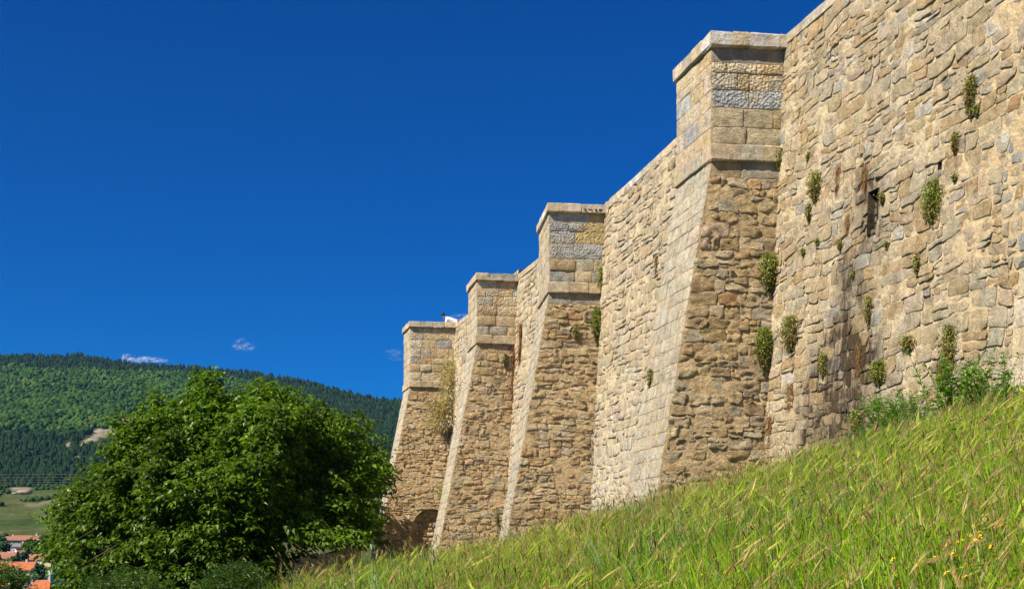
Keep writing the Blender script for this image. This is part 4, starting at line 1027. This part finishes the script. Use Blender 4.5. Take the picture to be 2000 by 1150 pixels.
V, f, K = blades(np.stack([Xg, Yg, Zg], 1), dr, ln, wd, r.uniform(.05, .65, n)*r.uniform(.5, 1.2, n), 3, sv)
tag(link('grass', make_mesh('grass', V, f, M['grass'], np.repeat(c, K, 0), smooth=True)), 'long wild grass covering the bank below the rampart', 'grass', kind='stuff')

def heads(n, y0, y1, seed, typ, pa=560, pb=2100, wp=1.2):
    r = np.random.default_rng(seed); X, Y = scatter_grass(n, y0, y1, r, wp, pa, pb)
    dens = fbm(X*.8+3, Y*.5, 0, 620+seed, 3); k = keep_clear(X, Y) & (dens > r.uniform(-.7, .5, n)); X, Y = X[k], Y[k]; n = len(X); Z = ground_z(X, Y)
    ang = r.normal(.1, .6, n); dr = np.stack([np.cos(ang), np.sin(ang)*.6, 0*ang], 1); far = 1+.03*np.clip(Y-7, 0, 40)
    hs = r.uniform(.24, .40, n)*(1. if typ == 'barley' else .98); bd = r.uniform(.2, .7, n) if typ == 'barley' else r.normal(.1, .35, n)
    base = np.stack([X, Y, Z], 1)
    stc = np.where(r.random(n)[:, None] < .7, np.array((.24, .34, .08)), np.array((.36, .31, .15)))*r.uniform(.7, 1.2, (n, 1))
    V1, f1, K1 = blades(base, dr, hs, .0035*far, bd, 3, norm(np.stack([np.ones(n), r.normal(size=n)*.3, 0*ang], 1)))
    tip = base+np.array((0, 0, 1.))*(hs*(1-.35*bd))[:, None]+dr*(hs*bd)[:, None]
    td = norm(np.array((0, 0, 1.))*(1-.7*bd)[:, None]+dr*(2*bd)[:, None]); sets = [(V1, f1, np.repeat(stc, K1, 0))]
    if typ == 'barley':
        td = norm(td+np.array((0, 0, -.15))); hl = r.uniform(.045, .10, n)*far**.5
        q = r.random(n)
        hc = np.where(q[:, None] < .6, np.array((.42, .47, .07)), np.where(q[:, None] < .93, np.array((.55, .46, .20)), np.array((.46, .26, .16))))*r.uniform(.8, 1.2, (n, 1))
        for a_ in (0, 1.57):
            s1 = norm(np.cross(td, (0, 0, 1.))); s2 = np.cross(s1, td); sd = s1*math.cos(a_)+s2*math.sin(a_)
            V = np.stack([tip-td*.004, tip+td*(hl*.35)[:, None]+sd*(hl*.065)[:, None], tip+td*hl[:, None], tip+td*(hl*.35)[:, None]-sd*(hl*.065)[:, None]], 1)
            ff = (np.array([(0, 1, 2), (0, 2, 3)])[None]+(np.arange(n)*4)[:, None, None]).reshape(-1, 3); sets.append((V.reshape(-1, 3), ff, np.repeat(hc, 4, 0)))
        for j in range(15):                                         # awns
            t = (j % 7)/7*.85; o_ = tip+td*(hl*t)[:, None]; s1 = norm(np.cross(td, (0, 0, 1.))); s2 = np.cross(s1, td); th = j*2.4
            ad = norm(td+(s1*math.cos(th)+s2*math.sin(th))*r.uniform(.10, .34, (n, 1))+dr*.15); al = r.uniform(.035, .075, n)*far**.5; sd = norm(np.cross(ad, (0, 1., 0)))
            w2 = (.00065*far)[:, None]
            V = np.stack([o_-sd*w2, o_+sd*w2, o_+ad*al[:, None]], 1); ff = np.arange(n*3).reshape(-1, 3); sets.append((V.reshape(-1, 3), ff, np.repeat(hc*1.12, 3, 0)))
    else:
        hl = r.uniform(.015, .036, n)*far**.3; q = r.random(n); hc = np.where(q[:, None] < .6, np.array((.33, .225, .085)), np.where(q[:, None] < .72, np.array((.15, .09, .05)), np.array((.46, .34, .18))))*r.uniform(.7, 1.2, (n, 1))
        for a_ in (0, 1.57):
            s1 = norm(np.cross(td, (0, 0.3, 1.))); s2 = np.cross(s1, td); sd = s1*math.cos(a_)+s2*math.sin(a_); ww = (.0027*far)[:, None]
            V = np.stack([tip-td*.004, tip+td*(hl*.3)[:, None]+sd*ww, tip+td*(hl*.7)[:, None]+sd*ww*.9, tip+td*hl[:, None], tip+td*(hl*.7)[:, None]-sd*ww*.9, tip+td*(hl*.3)[:, None]-sd*ww], 1)
            ff = (np.array([(0, 1, 5), (1, 2, 4), (1, 4, 5), (2, 3, 4)])[None]+(np.arange(n)*6)[:, None, None]).reshape(-1, 3); sets.append((V.reshape(-1, 3), ff, np.repeat(hc, 6, 0)))
    return joinnp(sets)
V1 = heads(13000, 3.0, 30, 3, 'barley', wp=1.2); V2 = heads(3500, 6, 45, 4, 'barley', 600, 2050, .7)
V, f, c = joinnp([V1, V2]); tag(link('wild_barley', make_mesh('wild_barley', V, f, M['grass'], c, smooth=False)), 'bristly wild barley heads bending above the grass', 'wild barley', kind='stuff')
V1 = heads(27000, 3.0, 26, 8, 'spike', wp=1.35); V2 = heads(2500, 12, 40, 9, 'spike', 900, 2050, .6)
V, f, c = joinnp([V1, V2]); tag(link('brown_seed_heads', make_mesh('brown_seed_heads', V, f, M['grass'], c, smooth=False)), 'thin stalks with brown seed heads all through the grass', 'seed heads', kind='stuff')

# low broad leaves in the sward
r = np.random.default_rng(123); n = 22000; X, Y = scatter_grass(n, 3, 16, r, 1.3); kk = fbm(X*1.4, Y*1., 0, 650, 3) > -.15; X, Y = X[kk], Y[kk]; n = len(X); Z = ground_z(X, Y)+r.uniform(.03, .26, n)
V, f = leaves(np.stack([X, Y, Z], 1), np.stack([r.normal(size=n), r.normal(size=n), r.uniform(-.1, .6, n)], 1), norm(np.array((0, 0, 1.))+r.normal(size=(n, 3))*.4), r.uniform(.018, .045, n), r.uniform(.008, .02, n))
tag(link('ground_cover', make_mesh('ground_cover', V, f, M['grass'], np.repeat(np.array((.12, .25, .02))*r.uniform(.6, 1.3, (n, 1)), 4, 0), smooth=False)), 'small broad leaved herbs low among the grass', 'herbs', kind='stuff')

# yellow flowers
r = np.random.default_rng(55); YM = simple('yellow_petal', (.80, .52, .02), .6, .1)
fp = [(1770,914),(1785,908),(1655,1017),(1666,1014),(1750,1043),(1791,1009),(1796,982),(1818,1019),(1875,1054),(1896,1045),(1863,1080),(1864,1086),(1903,1054),(1901,1026),(1911,1026),(1913,1048),(1914,1038),(1958,1025),(1976,1026),(1943,1083),(1891,1100),(1936,1066),(1993,998),(1829,1087),(1821,1067),(1843,1067),(1779,1100),(1758,1135),(1792,1142),(1848,1118),(1614,1012),(1632,1008),(1374,1120),(1415,1118),(1574,992),(1541,1034),(1800,880),(1765,925),(1745,1090),(1888,1126),(1982,940),(1700,985),(1600,1062),(1500,1085),(1450,1128),(1650,1120)]
fl0 = None
for i, (px, py) in enumerate(fp):
    # march the view ray down to the sward
    Y = 2.5
    for Y in np.arange(2.6, 14, .05):
        p = P(px, py, Y)
        if p[2] < ground_z(p[0], Y)+.27: break
    p = P(px, py, Y); gz = float(ground_z(p[0], Y)); h = max(.1, p[2]-gz)
    root = tag(bpy.data.objects.new('yellow_flower', None), 'small yellow flower head on a thin stalk in the grass', 'flower', 'yellow flowers scattered through the grass'); COL.objects.link(root)
    root.location = (p[0], Y, gz)
    if fl0 is None:
        bl = []
        for (cx_, cy_, cz_) in ((0, 0, 0), (.009, .004, -.003), (-.006, .008, .002)):
            v = [(cx_, cy_, cz_)]+[(cx_+.0085*math.cos(t)*(1 if j % 2 else .6), cy_+.0085*math.sin(t)*(1 if j % 2 else .6), cz_+.004) for j, t in enumerate(np.arange(10)*.628)]
            bl.append((v, [(0, 1+j, 1+(j+1) % 10) for j in range(10)])); v2 = [(x, y, z-.007) for x, y, z in v]; bl.append((v2, [(0, 1+(j+1) % 10, 1+j) for j in range(10)]))
        v, fc = join(bl); hm = make_mesh('flower_head', v, fc, YM, smooth=False); v, fc = tube([(0, 0, -1), (.01, 0, -.5), (0, 0, 0)], .0016, 4); sm_ = make_mesh('stalk', v, fc, M['grass'], (.12, .2, .04, 0)); fl0 = 1
    a = link('flower_head', hm, root, (0, 0, h)); a.rotation_euler = (r.uniform(-.9, .2), r.uniform(-.6, .6), r.uniform(0, 6)); a.scale = (.68,)*3
    s_ = link('stalk', sm_, root, (0, 0, h)); s_.scale = (1, 1, h)

# ---- tall weeds at the foot of the wall
def weed(px, row_base, Y, hgt, nst, seed, label, lf=.07, col=(.09, .19, .035), spread=.35, thin=.22, nl=26, name='weed', straight=.0):
    r = np.random.default_rng(seed); b = P(px, row_base, Y); gz = float(ground_z(b[0], Y)); root = thing(name, (b[0], Y, gz), label, 'weed', 'weeds at the foot of the wall')
    st = []; B = []; LD = []; LN = []; C = []
    for s in range(nst):
        th = r.uniform(0, 6.28); o0 = np.array((b[0]+r.normal()*spread*.4, Y+r.normal()*.15, gz)); h = hgt*r.uniform(.6, 1.05)
        tipd = np.array((math.cos(th)*spread*.6, math.sin(th)*.2, 0)); pts = [o0+tipd*t*t+np.array((0, 0, (h+b[2]-gz)*t)) for t in (0, .35, .7, 1)]
        st.append(tube(pts, [.009, .007, .005, .002], 4))
        for j in range(nl):
            t = r.uniform(.25, 1)**.8; p = o0+tipd*t*t+np.array((0, 0, (h+b[2]-gz)*t)); a = j*2.4+r.random(); d = np.array((math.cos(a), math.sin(a), r.uniform(.2, 1.1)))
            B.append(p); LD.append(d); LN.append(lf*(1.5-t)*r.uniform(.7, 1.3)); C.append(np.array(col)*r.uniform(.7, 1.35))
    V, f = leaves(np.array(B), np.array(LD), norm(np.array((0, 0, 1.))+r.normal(size=(len(B), 3))*.3), np.array(LN), np.array(LN)*thin)
    part('foliage', V, f, M['leaf'], root, np.repeat(np.array(C), 4, 0), smooth=False, kind='stuff')
    v, fc = join(st); part('stems', v, fc, M['leaf'], root, np.array((.12, .2, .05, 0)), smooth=False, kind='stuff')
weed(1768, 858, 19.5, .72, 70, 1, 'bushy feathery green weed against the wall under the damp patch', .10, (.14, .28, .03), .62, .18, 60)
weed(1715, 872, 20, .42, 40, 2, 'low feathery weed at the left edge of the bushy one', .07, (.085, .18, .04), .45, .18, 24)
weed(1835, 850, 19, .42, 40, 3, 'low dark leafed weed between the bushy one and the tall thistle', .08, (.06, .14, .04), .4, .26, 22)
weed(1893, 826, 17.5, .95, 44, 4, 'tall branching weed with broad lower leaves under the long trailing plant', .12, (.15, .28, .03), .60, .30, 44)
weed(1942, 820, 17, .62, 18, 5, 'thin flowering stalk right of the tall branching weed', .06, (.13, .19, .05), .3, .30, 26)
weed(1985, 812, 16, .42, 40, 6, 'leafy weed cut by the right edge of the picture', .11, (.075, .17, .03), .4, .34, 24)
weed(1960, 822, 16.5, .34, 34, 7, 'low leafy clump left of the edge weed', .09, (.09, .19, .03), .5, .3, 24)
weed(590, 1140, 34, .45, 12, 8, 'pale green broad leafed plant in front of the ruined wall', .17, (.13, .22, .06), .5, .40, 20)
weed(735, 1118, 30, .32, 14, 9, 'young green weed in front of the dark gap by the ruined wall', .10, (.10, .20, .04), .6, .3, 20)
weed(900, 1082, 30, .22, 14, 10, 'small leafy weed at the foot of the third buttress', .08, (.10, .21, .04), .5, .3, 18)
weed(650, 1128, 30, .22, 12, 12, 'short weed on the crest of the grass left of the dark gap', .09, (.10, .20, .04), .6, .3, 18)

# ================================================================== person on the far buttress
def person():
    bt = BT[3]; Y = 68.0; x0 = P(866, 620, Y)[0]; Hc = bt['H']-.02; root = thing('person', (x0, Y, Hc), 'person with dark hair in a white shirt resting on top of the farthest buttress', 'person')
    # prone on the parapet, propped on the forearms, shins raised
    J = {'pel': (.78, .1, .14), 'spine': (.55, .08, .20), 'chest': (.30, .05, .31), 'neck': (.10, .0, .43), 'head0': (.03, -.02, .47), 'head1': (-.05, -.04, .53),
         'shl': (.20, -.14, .32), 'ell': (.12, -.24, .10), 'hal': (-.14, -.18, .06), 'shr': (.24, .22, .32), 'elr': (.14, .28, .10), 'har': (-.12, .20, .06),
         'hl': (.84, -.02, .13), 'kl': (1.26, -.04, .08), 'al': (1.38, -.02, .42), 'tl': (1.47, -.03, .52), 'hr': (.84, .2, .13), 'kr': (1.27, .24, .08), 'ar': (1.62, .25, .14), 'tr': (1.74, .25, .10)}
    Rr = {'pel': .15, 'spine': .17, 'chest': .17, 'neck': .055, 'head0': .07, 'head1': .09, 'shl': .065, 'ell': .045, 'hal': .03, 'shr': .065, 'elr': .045, 'har': .03,
          'hl': .09, 'kl': .06, 'al': .04, 'tl': .03, 'hr': .09, 'kr': .06, 'ar': .04, 'tr': .03}
    Ed = [('pel', 'spine'), ('spine', 'chest'), ('chest', 'neck'), ('neck', 'head0'), ('head0', 'head1'), ('chest', 'shl'), ('shl', 'ell'), ('ell', 'hal'), ('chest', 'shr'), ('shr', 'elr'), ('elr', 'har'),
          ('pel', 'hl'), ('hl', 'kl'), ('kl', 'al'), ('al', 'tl'), ('pel', 'hr'), ('hr', 'kr'), ('kr', 'ar'), ('ar', 'tr')]
    k = list(J); me = bpy.data.meshes.new('body'); me.from_pydata([J[a] for a in k], [(k.index(a), k.index(b)) for a, b in Ed], []); me.update()
    o = bpy.data.objects.new('body', me); COL.objects.link(o); o.parent = root
    md = o.modifiers.new('skin', 'SKIN'); 
    if not me.skin_vertices: me.attributes
    sv = me.skin_vertices[0].data if me.skin_vertices else None
    if sv is None:
        bpy.context.view_layer.objects.active = o; bpy.ops.object.modifier_add(type='SKIN'); sv = me.skin_vertices[0].data
    for i, a in enumerate(k): sv[i].radius = (Rr[a], Rr[a]); sv[i].use_root = (a == 'pel')
    o.modifiers.new('sub', 'SUBSURF').levels = 1; o.modifiers[-1].render_levels = 2
    m, nt, b, _ = mat_new('shirt_and_trousers'); g = G(nt)     # shirt, trousers and skin by place on the body
    tc = nt.nodes.new('ShaderNodeTexCoord'); sp = nt.nodes.new('ShaderNodeSeparateXYZ'); g.L(tc.outputs['Object'], sp.inputs[0])
    c = g.mix(g.mr(sp.outputs[0], .70, .72), (.80, .79, .77), (.06, .07, .10)); c = g.mix(g.mr(sp.outputs[0], .11, .09), c, (.46, .29, .20)); g.L(c, b.inputs['Base Color']); me.materials.append(m)
    # hair: cap round the skull
    vv, ff = [], []
    for i in range(7):
        for j in range(12):
            ph = i/6*math.pi*.62; th = j/12*6.283; vv.append((-.04+.012+.115*math.sin(ph)*math.cos(th), -.03+.105*math.sin(ph)*math.sin(th), .545+.10*math.cos(ph)+.008*math.sin(th*3)))
    for i in range(6):
        for j in range(12): ff.append((i*12+j, (i+1)*12+j, (i+1)*12+(j+1) % 12, i*12+(j+1) % 12))
    h = link('hair', make_mesh('hair', vv, ff, simple('dark_hair', (.015, .012, .01), .6)), root)
    sh = link('shoe', None, root) if False else None
    v, fc = tube([(1.38, -.02, .43), (1.44, -.03, .50), (1.52, -.03, .60), (1.55, -.03, .62)], [.045, .05, .045, .025], 8); link('shoe', make_mesh('shoe', v, fc, simple('shoe_leather', (.03, .03, .035), .6)), root)
    v, fc = tube([(1.60, .25, .14), (1.68, .25, .11), (1.80, .25, .08), (1.84, .25, .07)], [.045, .05, .045, .025], 8); link('shoe', make_mesh('shoe', v, fc, bpy.data.materials['shoe_leather']), root)
person()

# ================================================================== town in the valley
RF = {'orange': simple('orange_roof_tile', (.38, .12, .045), .85, .3, .8), 'salmon': simple('salmon_roof_tile', (.27, .12, .075), .85, .3, .8), 'greyroof': simple('grey_roof', (.16, .17, .19), .8, .2, .8), 'pale': simple('pale_roof', (.36, .29, .22), .85, .25, .8)}
WLM = {'brick': simple('town_brick', (.26, .13, .09), .9, .25, .7), 'white': simple('white_render', (.66, .66, .66), .8, .1, .7), 'cream': simple('cream_render', (.50, .42, .32), .9, .15, .7), 'shaded_brick': simple('shaded_brick_wall', (.25, .20, .20), .9, .15, .7)}  # last wall tone: brick with its shade put into the colour
GL = simple('window_glass', (.03, .04, .06), .15, .1); WT = simple('white_frame', (.7, .7, .7), .6, .05)
def house(px0, px1, rt, rb, Y, roof, wall, label, dep=12, nwin=4, nst=2, rows_roof=.35, flat=False, extra=None, cat='house'):
    X0, X1 = (px0-CX)/F*Y, (px1-CX)/F*Y; zt, zb = (HY-rt)/F*Y, (HY-rb)/F*Y
    gz = min(float(far_z(np.array((X0+X1)/2), np.array(float(Y)))), zb); zb = gz-.5
    root = thing('apartment_building' if cat == 'apartment building' else 'house', ((X0+X1)/2, Y, zb), label, cat)
    rh = (zt-(HY-rb)/F*Y)*rows_roof if not flat else .3; ze = zt-rh
    v, fc = box((X0+.4, Y, zb), (X1-.4, Y+dep, ze)); part('wall', v, fc, WLM[wall], root, smooth=False)
    if flat: v, fc = box((X0, Y-.4, ze), (X1, Y+dep+.4, zt)); part('roof', v, fc, RF[roof], root, smooth=False)
    else:
        m_ = Y+dep/2; V = [(X0, Y-.6, ze), (X1, Y-.6, ze), (X1, Y+dep+.6, ze), (X0, Y+dep+.6, ze), (X0+1.5, m_, zt), (X1-1.5, m_, zt), (X0, Y-.6, ze-.25), (X1, Y-.6, ze-.25), (X1, Y+dep+.6, ze-.25), (X0, Y+dep+.6, ze-.25)]
        rf = part('roof', V, [(0, 1, 5, 4), (1, 2, 5), (2, 3, 4, 5), (3, 0, 4), (6, 7, 1, 0), (7, 8, 2, 1), (8, 9, 3, 2), (9, 6, 0, 3), (9, 8, 7, 6)], RF[roof], root, smooth=False)
        cx_ = X0+(X1-X0)*.7; v, fc = box((cx_, m_-.5, zt-1), (cx_+.8, m_+.5, zt+.9)); part('chimney', v, fc, WLM['cream'], rf, smooth=False)
    hh = (ze-gz)/nst; wx = (X1-X0-.8)/nwin
    for s in range(nst):
        for i in range(nwin):
            a = X0+.4+wx*(i+.28); b_ = a+wx*.42; c = gz+hh*(s+.35); d_ = c+hh*.42
            v, fc = box((a-.1, Y-.10, c-.1), (b_+.1, Y-.005, d_+.1)); wn = part('window', v, fc, WT, root, smooth=False)
            v, fc = box((a, Y-.13, c), (b_, Y-.09, d_)); part('pane', v, fc, GL, wn, smooth=False)
    if extra: extra(root, X0, X1, Y, gz, ze)
    return root
def disc(root, px, py, Y, rad, name='satellite_dish'):
    p = P(px, py, Y); V = [tuple(p+(0, -.35, 0))]+[tuple(p+(rad*math.cos(t), -.75, rad*math.sin(t))) for t in np.arange(14)*.4488]+[tuple(p+(rad*math.cos(t)*.93, -.70, rad*math.sin(t)*.93)) for t in np.arange(14)*.4488]
    fc = [(0, 1+(j+1) % 14, 1+j) for j in range(14)]+[(1+j, 1+(j+1) % 14, 15+(j+1) % 14, 15+j) for j in range(14)]
    part(name, V, fc, WT, root, smooth=False)
    v, fc = tube([p+(0, -.36, 0), p+(0, .3, -.4)], .12, 5); part('dish_arm', v, fc, WT, root, smooth=False)
def balc(root, X0, X1, Y, gz, ze):
    for k in range(3):
        z = gz+(ze-gz)*(.2+.28*k); v, fc = box((X0+(X1-X0)*.64, Y-1.6, z), (X1-.3, Y-.01, z+.9)); part('balcony', v, fc, WLM['white'], root, smooth=False)
house(12, 82, 1044, 1080, 690, 'salmon', 'shaded_brick', 'long apartment block with salmon tiled roof and white balconies at its right end', 14, 7, 3, .28, extra=balc, cat='apartment building')
house(2, 26, 1046, 1060, 715, 'salmon', 'cream', 'small salmon roofed house peeping out left of the apartment block', 8, 2, 1)
house(15, 46, 1060, 1082, 640, 'greyroof', 'shaded_brick', 'grey roofed house in front of the apartment block', 9, 3, 1, .3)
h_ = house(13, 53, 1069, 1100, 600, 'salmon', 'brick', 'flat topped red brick building with round white dishes', 9, 3, 2, flat=True)
disc(h_, 19, 1074, 600, 1.1); disc(h_, 28, 1076, 600, 1.4)
house(-25, 30, 1077, 1105, 570, 'salmon', 'cream', 'low terracotta roofed house at the left edge below the brick building', 12, 4, 1, .45)
house(57, 88, 1066, 1084, 620, 'pale', 'cream', 'pale roofed house beside the left edge of the tree', 9, 3, 1, .4)
house(42, 92, 1081, 1108, 560, 'salmon', 'cream', 'terracotta roofed house in the middle of the roofs', 10, 4, 1, .4)
house(84, 118, 1086, 1108, 530, 'greyroof', 'white', 'white walled house with grey roof touching the tree foliage', 9, 3, 1, .35)
house(-30, 66, 1096, 1128, 500, 'orange', 'cream', 'wide bright orange roof nearest the left edge', 14, 6, 1, .5)
house(50, 100, 1096, 1118, 520, 'pale', 'white', 'pale roofed white house behind the orange roof', 9, 3, 1, .45)
house(52, 98, 1132, 1160, 440, 'orange', 'white', 'bright orange roof at the bottom edge of the picture', 10, 4, 1, .6)
house(-60, 20, 1128, 1160, 450, 'orange', 'cream', 'orange roof half hidden behind the bottom left shrub', 12, 5, 1, .5)
# trees among the houses
GT = ['small tree in front of the white balconies of the apartment block', 'dark tree between the grey roofed house and the balconies', 'dark tree right below the right end of the apartment block', 'tree at the left edge beside the small salmon roof',
 'tree at the left edge beside the round dishes', 'tree just right of the apartment block roof', 'tree behind the white walled grey roofed house', 'small tree above the terracotta roof in the middle', 'small tree between the brick building and the terracotta roof',
 'rightmost town tree touching the big tree foliage', 'tree cut by the left edge above the terracotta roof', 'tree below the right end of the wide orange roof', 'tree below the middle of the wide orange roof', 'tree below the wide orange roof, nearest the bottom left shrub']
for i, (px, row, Y, s) in enumerate([(62, 1062, 600, 3.2), (58, 1070, 590, 2.4), (72, 1074, 585, 2.6), (4, 1056, 640, 2.5), (8, 1068, 590, 3.), (90, 1058, 660, 3.6), (100, 1066, 600, 3.), (30, 1092, 560, 2.), (48, 1086, 550, 2.2), (110, 1075, 580, 3.4), (-10, 1084, 560, 3.), (76, 1116, 470, 2.6), (40, 1122, 460, 2.6), (24, 1118, 470, 2.2)]):
    r = np.random.default_rng(700+i); p = P(px, row, Y); n = 70; d = norm(r.normal(size=(n, 3))); q = p+d*(s*r.uniform(.3, .95, n))[:, None]*np.array((1, 1, 1.1)); gz = min(float(far_z(np.array(p[0]), np.array(float(Y)))), p[2]-s)
    root = thing('garden_tree', (p[0], Y, gz), GT[i], 'tree', 'trees between the town houses')
    V, f, c = crowns(q[:, 0], q[:, 1], q[:, 2], r.uniform(.4, 1., n)*s*.35, r.uniform(.5, 1., n)*s*.6, np.array((.03, .065, .022))*r.uniform(.6, 1.5, (n, 1))*np.ones((n, 3)), r, 0)
    part('crown', V, f, M['forest'], root, c, smooth=False); v, fc = tube([(p[0], Y, gz-.3), (p[0], Y, p[2])], [.25, .15], 6); part('trunk', v, fc, M['bark'], root)
# sandstone outcrop and track on the lower hill
def rock(px, row, Y, w_, h_, label, col, seed):
    r = np.random.default_rng(seed); p = P(px, row, Y); V = ico*(1+r.uniform(-.25, .25, (12, 1)))*np.array((w_, w_*.6, h_))+p
    o = link('rock_outcrop', make_mesh('rock_outcrop', V-p, icof, simple('pale_rock_%d' % seed, col, .9, .3, .3), smooth=False), None, tuple(p)); tag(o, label, 'rock')
rock(46, 961, 1010, 6.5, 2.0, 'pale sandy outcrop on the shoulder of the lower hill', (.27, .23, .17), 1)
rock(30, 963, 1000, 3, 1.2, 'smaller pale rock left of the sandy outcrop', (.27, .25, .22), 2)
rk = []
for px in np.arange(128, 204, 4):
    p = P(px, 957-(px-128)*.03, 990); rk.append((p, 1))
pts = np.array([p for p, _ in rk]); V = np.concatenate([pts+(0, -3, -.8), pts+(0, 0, .5), pts+(0, 3, -.6)]); n = len(pts)
tag(link('track', make_mesh('track', V, [(i, i+1, n+i+1, n+i) for i in range(n-1)]+[(n+i, n+i+1, 2*n+i+1, 2*n+i) for i in range(n-1)], simple('sandy_track', (.50, .38, .22), .9, .2, .3))), 'pale dirt track along the top of the lower hill', kind='structure')
# overhead power cables
for i, (r0, r1, sg) in enumerate([(932, 924, 7), (938, 930, 7), (942, 936, 8), (948, 940, 8)]):
    pts = [P(-400+t*900, lerp(r0, r1, t)+sg*4*(t-.45)**2-sg*.3, 860+i*4) for t in np.linspace(0, 1, 15)]
    v, fc = tube(pts, .05, 4); lab = ['topmost', 'second', 'third', 'lowest'][i]
    o = link('power_cable', make_mesh('power_cable', np.array(v)-pts[0], fc, simple('cable_%d' % i, (.22, .22, .17), .6, .05)), None, tuple(pts[0])); tag(o, lab+' of the four thin power cables strung across the foot of the mountain', 'power cable', 'overhead cables crossing the valley')

# ================================================================== small clouds
def cloud_mat():
    m, nt, b, o = mat_new('cloud_wisp'); g = G(nt); b.inputs['Base Color'].default_value = (.9, .9, .95, 1); b.inputs['Roughness'].default_value = 1; b.inputs['Specular IOR Level'].default_value = 0
    lw = nt.nodes.new('ShaderNodeLayerWeight'); lw.inputs[0].default_value = .5
    tr = nt.nodes.new('ShaderNodeBsdfTransparent'); x = nt.nodes.new('ShaderNodeMixShader')
    fce = g.mr(lw.outputs['Facing'], 0.15, .85, 1, 0); fce = g.math('POWER', fce, 2.0)
    at = nt.nodes.new('ShaderNodeObjectInfo'); al = g.math('MULTIPLY', g.math('MULTIPLY', fce, g.mr(g.noise(.06, 7, .75), .42, .66, 0, 1)), at.outputs['Alpha'])
    g.L(al, x.inputs[0]); g.L(tr.outputs[0], x.inputs[1]); g.L(b.outputs[0], x.inputs[2]); g.L(x.outputs[0], o.inputs[0]); return m
CM = cloud_mat()
def cloud(blobs, label, alpha, Y=6500):
    c0 = P(blobs[0][0], blobs[0][1], Y); pr = []
    for (px, py, a, b_) in blobs:
        c = P(px, py, Y); v = []; nu, nv = 20, 12
        for i in range(nv+1):
            for j in range(nu):
                ph = math.pi*i/nv; th = 2*math.pi*j/nu; d = np.array((math.sin(ph)*math.cos(th), math.sin(ph)*math.sin(th), math.cos(ph))); k = 1+.18*float(vnoise(d[0]*2+px, d[1]*2, d[2]*2, 9))
                v.append(c+d*k*np.array((a, b_*1.5, b_))/F*Y)
        f = [(i*nu+j, (i+1)*nu+j, (i+1)*nu+(j+1) % nu, i*nu+(j+1) % nu) for i in range(nv) for j in range(nu)]; pr.append((np.array(v), f))
    V, f = join(pr); o = link('cloud', make_mesh('cloud', V-c0, f, CM), None, tuple(c0)); o.color = (1, 1, 1, alpha); tag(o, label, 'cloud', 'small faint clouds low in the sky')
cloud([(250, 697, 14, 8), (244, 702, 10, 6), (258, 703, 14, 5)], 'little white cloud just above the ridge, left part of the pair', .45)
cloud([(290, 702, 30, 6), (272, 704, 18, 5), (312, 704, 18, 4), (284, 700, 16, 5)], 'flat white cloud lying along the ridge, right part of the pair', .4)
cloud([(472, 670, 15, 12), (484, 677, 17, 9), (464, 677, 12, 7)], 'faint round wisp of cloud above the tree top', .22)
cloud([(900, 620, 26, 9), (885, 626, 22, 6)], 'thin pale cloud behind the third buttress top', .22, 6600)
cloud([(770, 688, 18, 8), (772, 700, 14, 6)], 'barely visible wisp left of the farthest buttress', .10, 6700)

# ================================================================== haze over the valley
hz = [(-1700, -60, -40), (2600, 4300, 620)]; v, fc = box(*hz); hzm = bpy.data.materials.new('haze'); hzm.use_nodes = True; nt = hzm.node_tree; nt.nodes.clear()
o_ = nt.nodes.new('ShaderNodeOutputMaterial'); pv = nt.nodes.new('ShaderNodeVolumePrincipled'); pv.inputs['Color'].default_value = (.22, .55, 1, 1); pv.inputs['Density'].default_value = .00003; pv.inputs['Anisotropy'].default_value = .2
nt.links.new(pv.outputs[0], o_.inputs['Volume'])
HAZE = True
if HAZE:
    # the box must hold all of the far terrain
    lo = np.array((XF.min()-60, -80, min(ZF.min(), ZZ.min())-1.)); hi = np.array((XF.max()+60, 4260, ZF.max()+30)); v, fc = box(tuple(lo), tuple(hi))
    tag(link('haze', make_mesh('haze', v, fc, hzm, smooth=False)), 'thin blue summer haze over the valley', 'haze', kind='stuff')
print('TRIS', sum(len(o.data.loops)-2*len(o.data.polygons) for o in bpy.data.objects if o.type == 'MESH' and o.data), 'OBJ', len(bpy.data.objects))
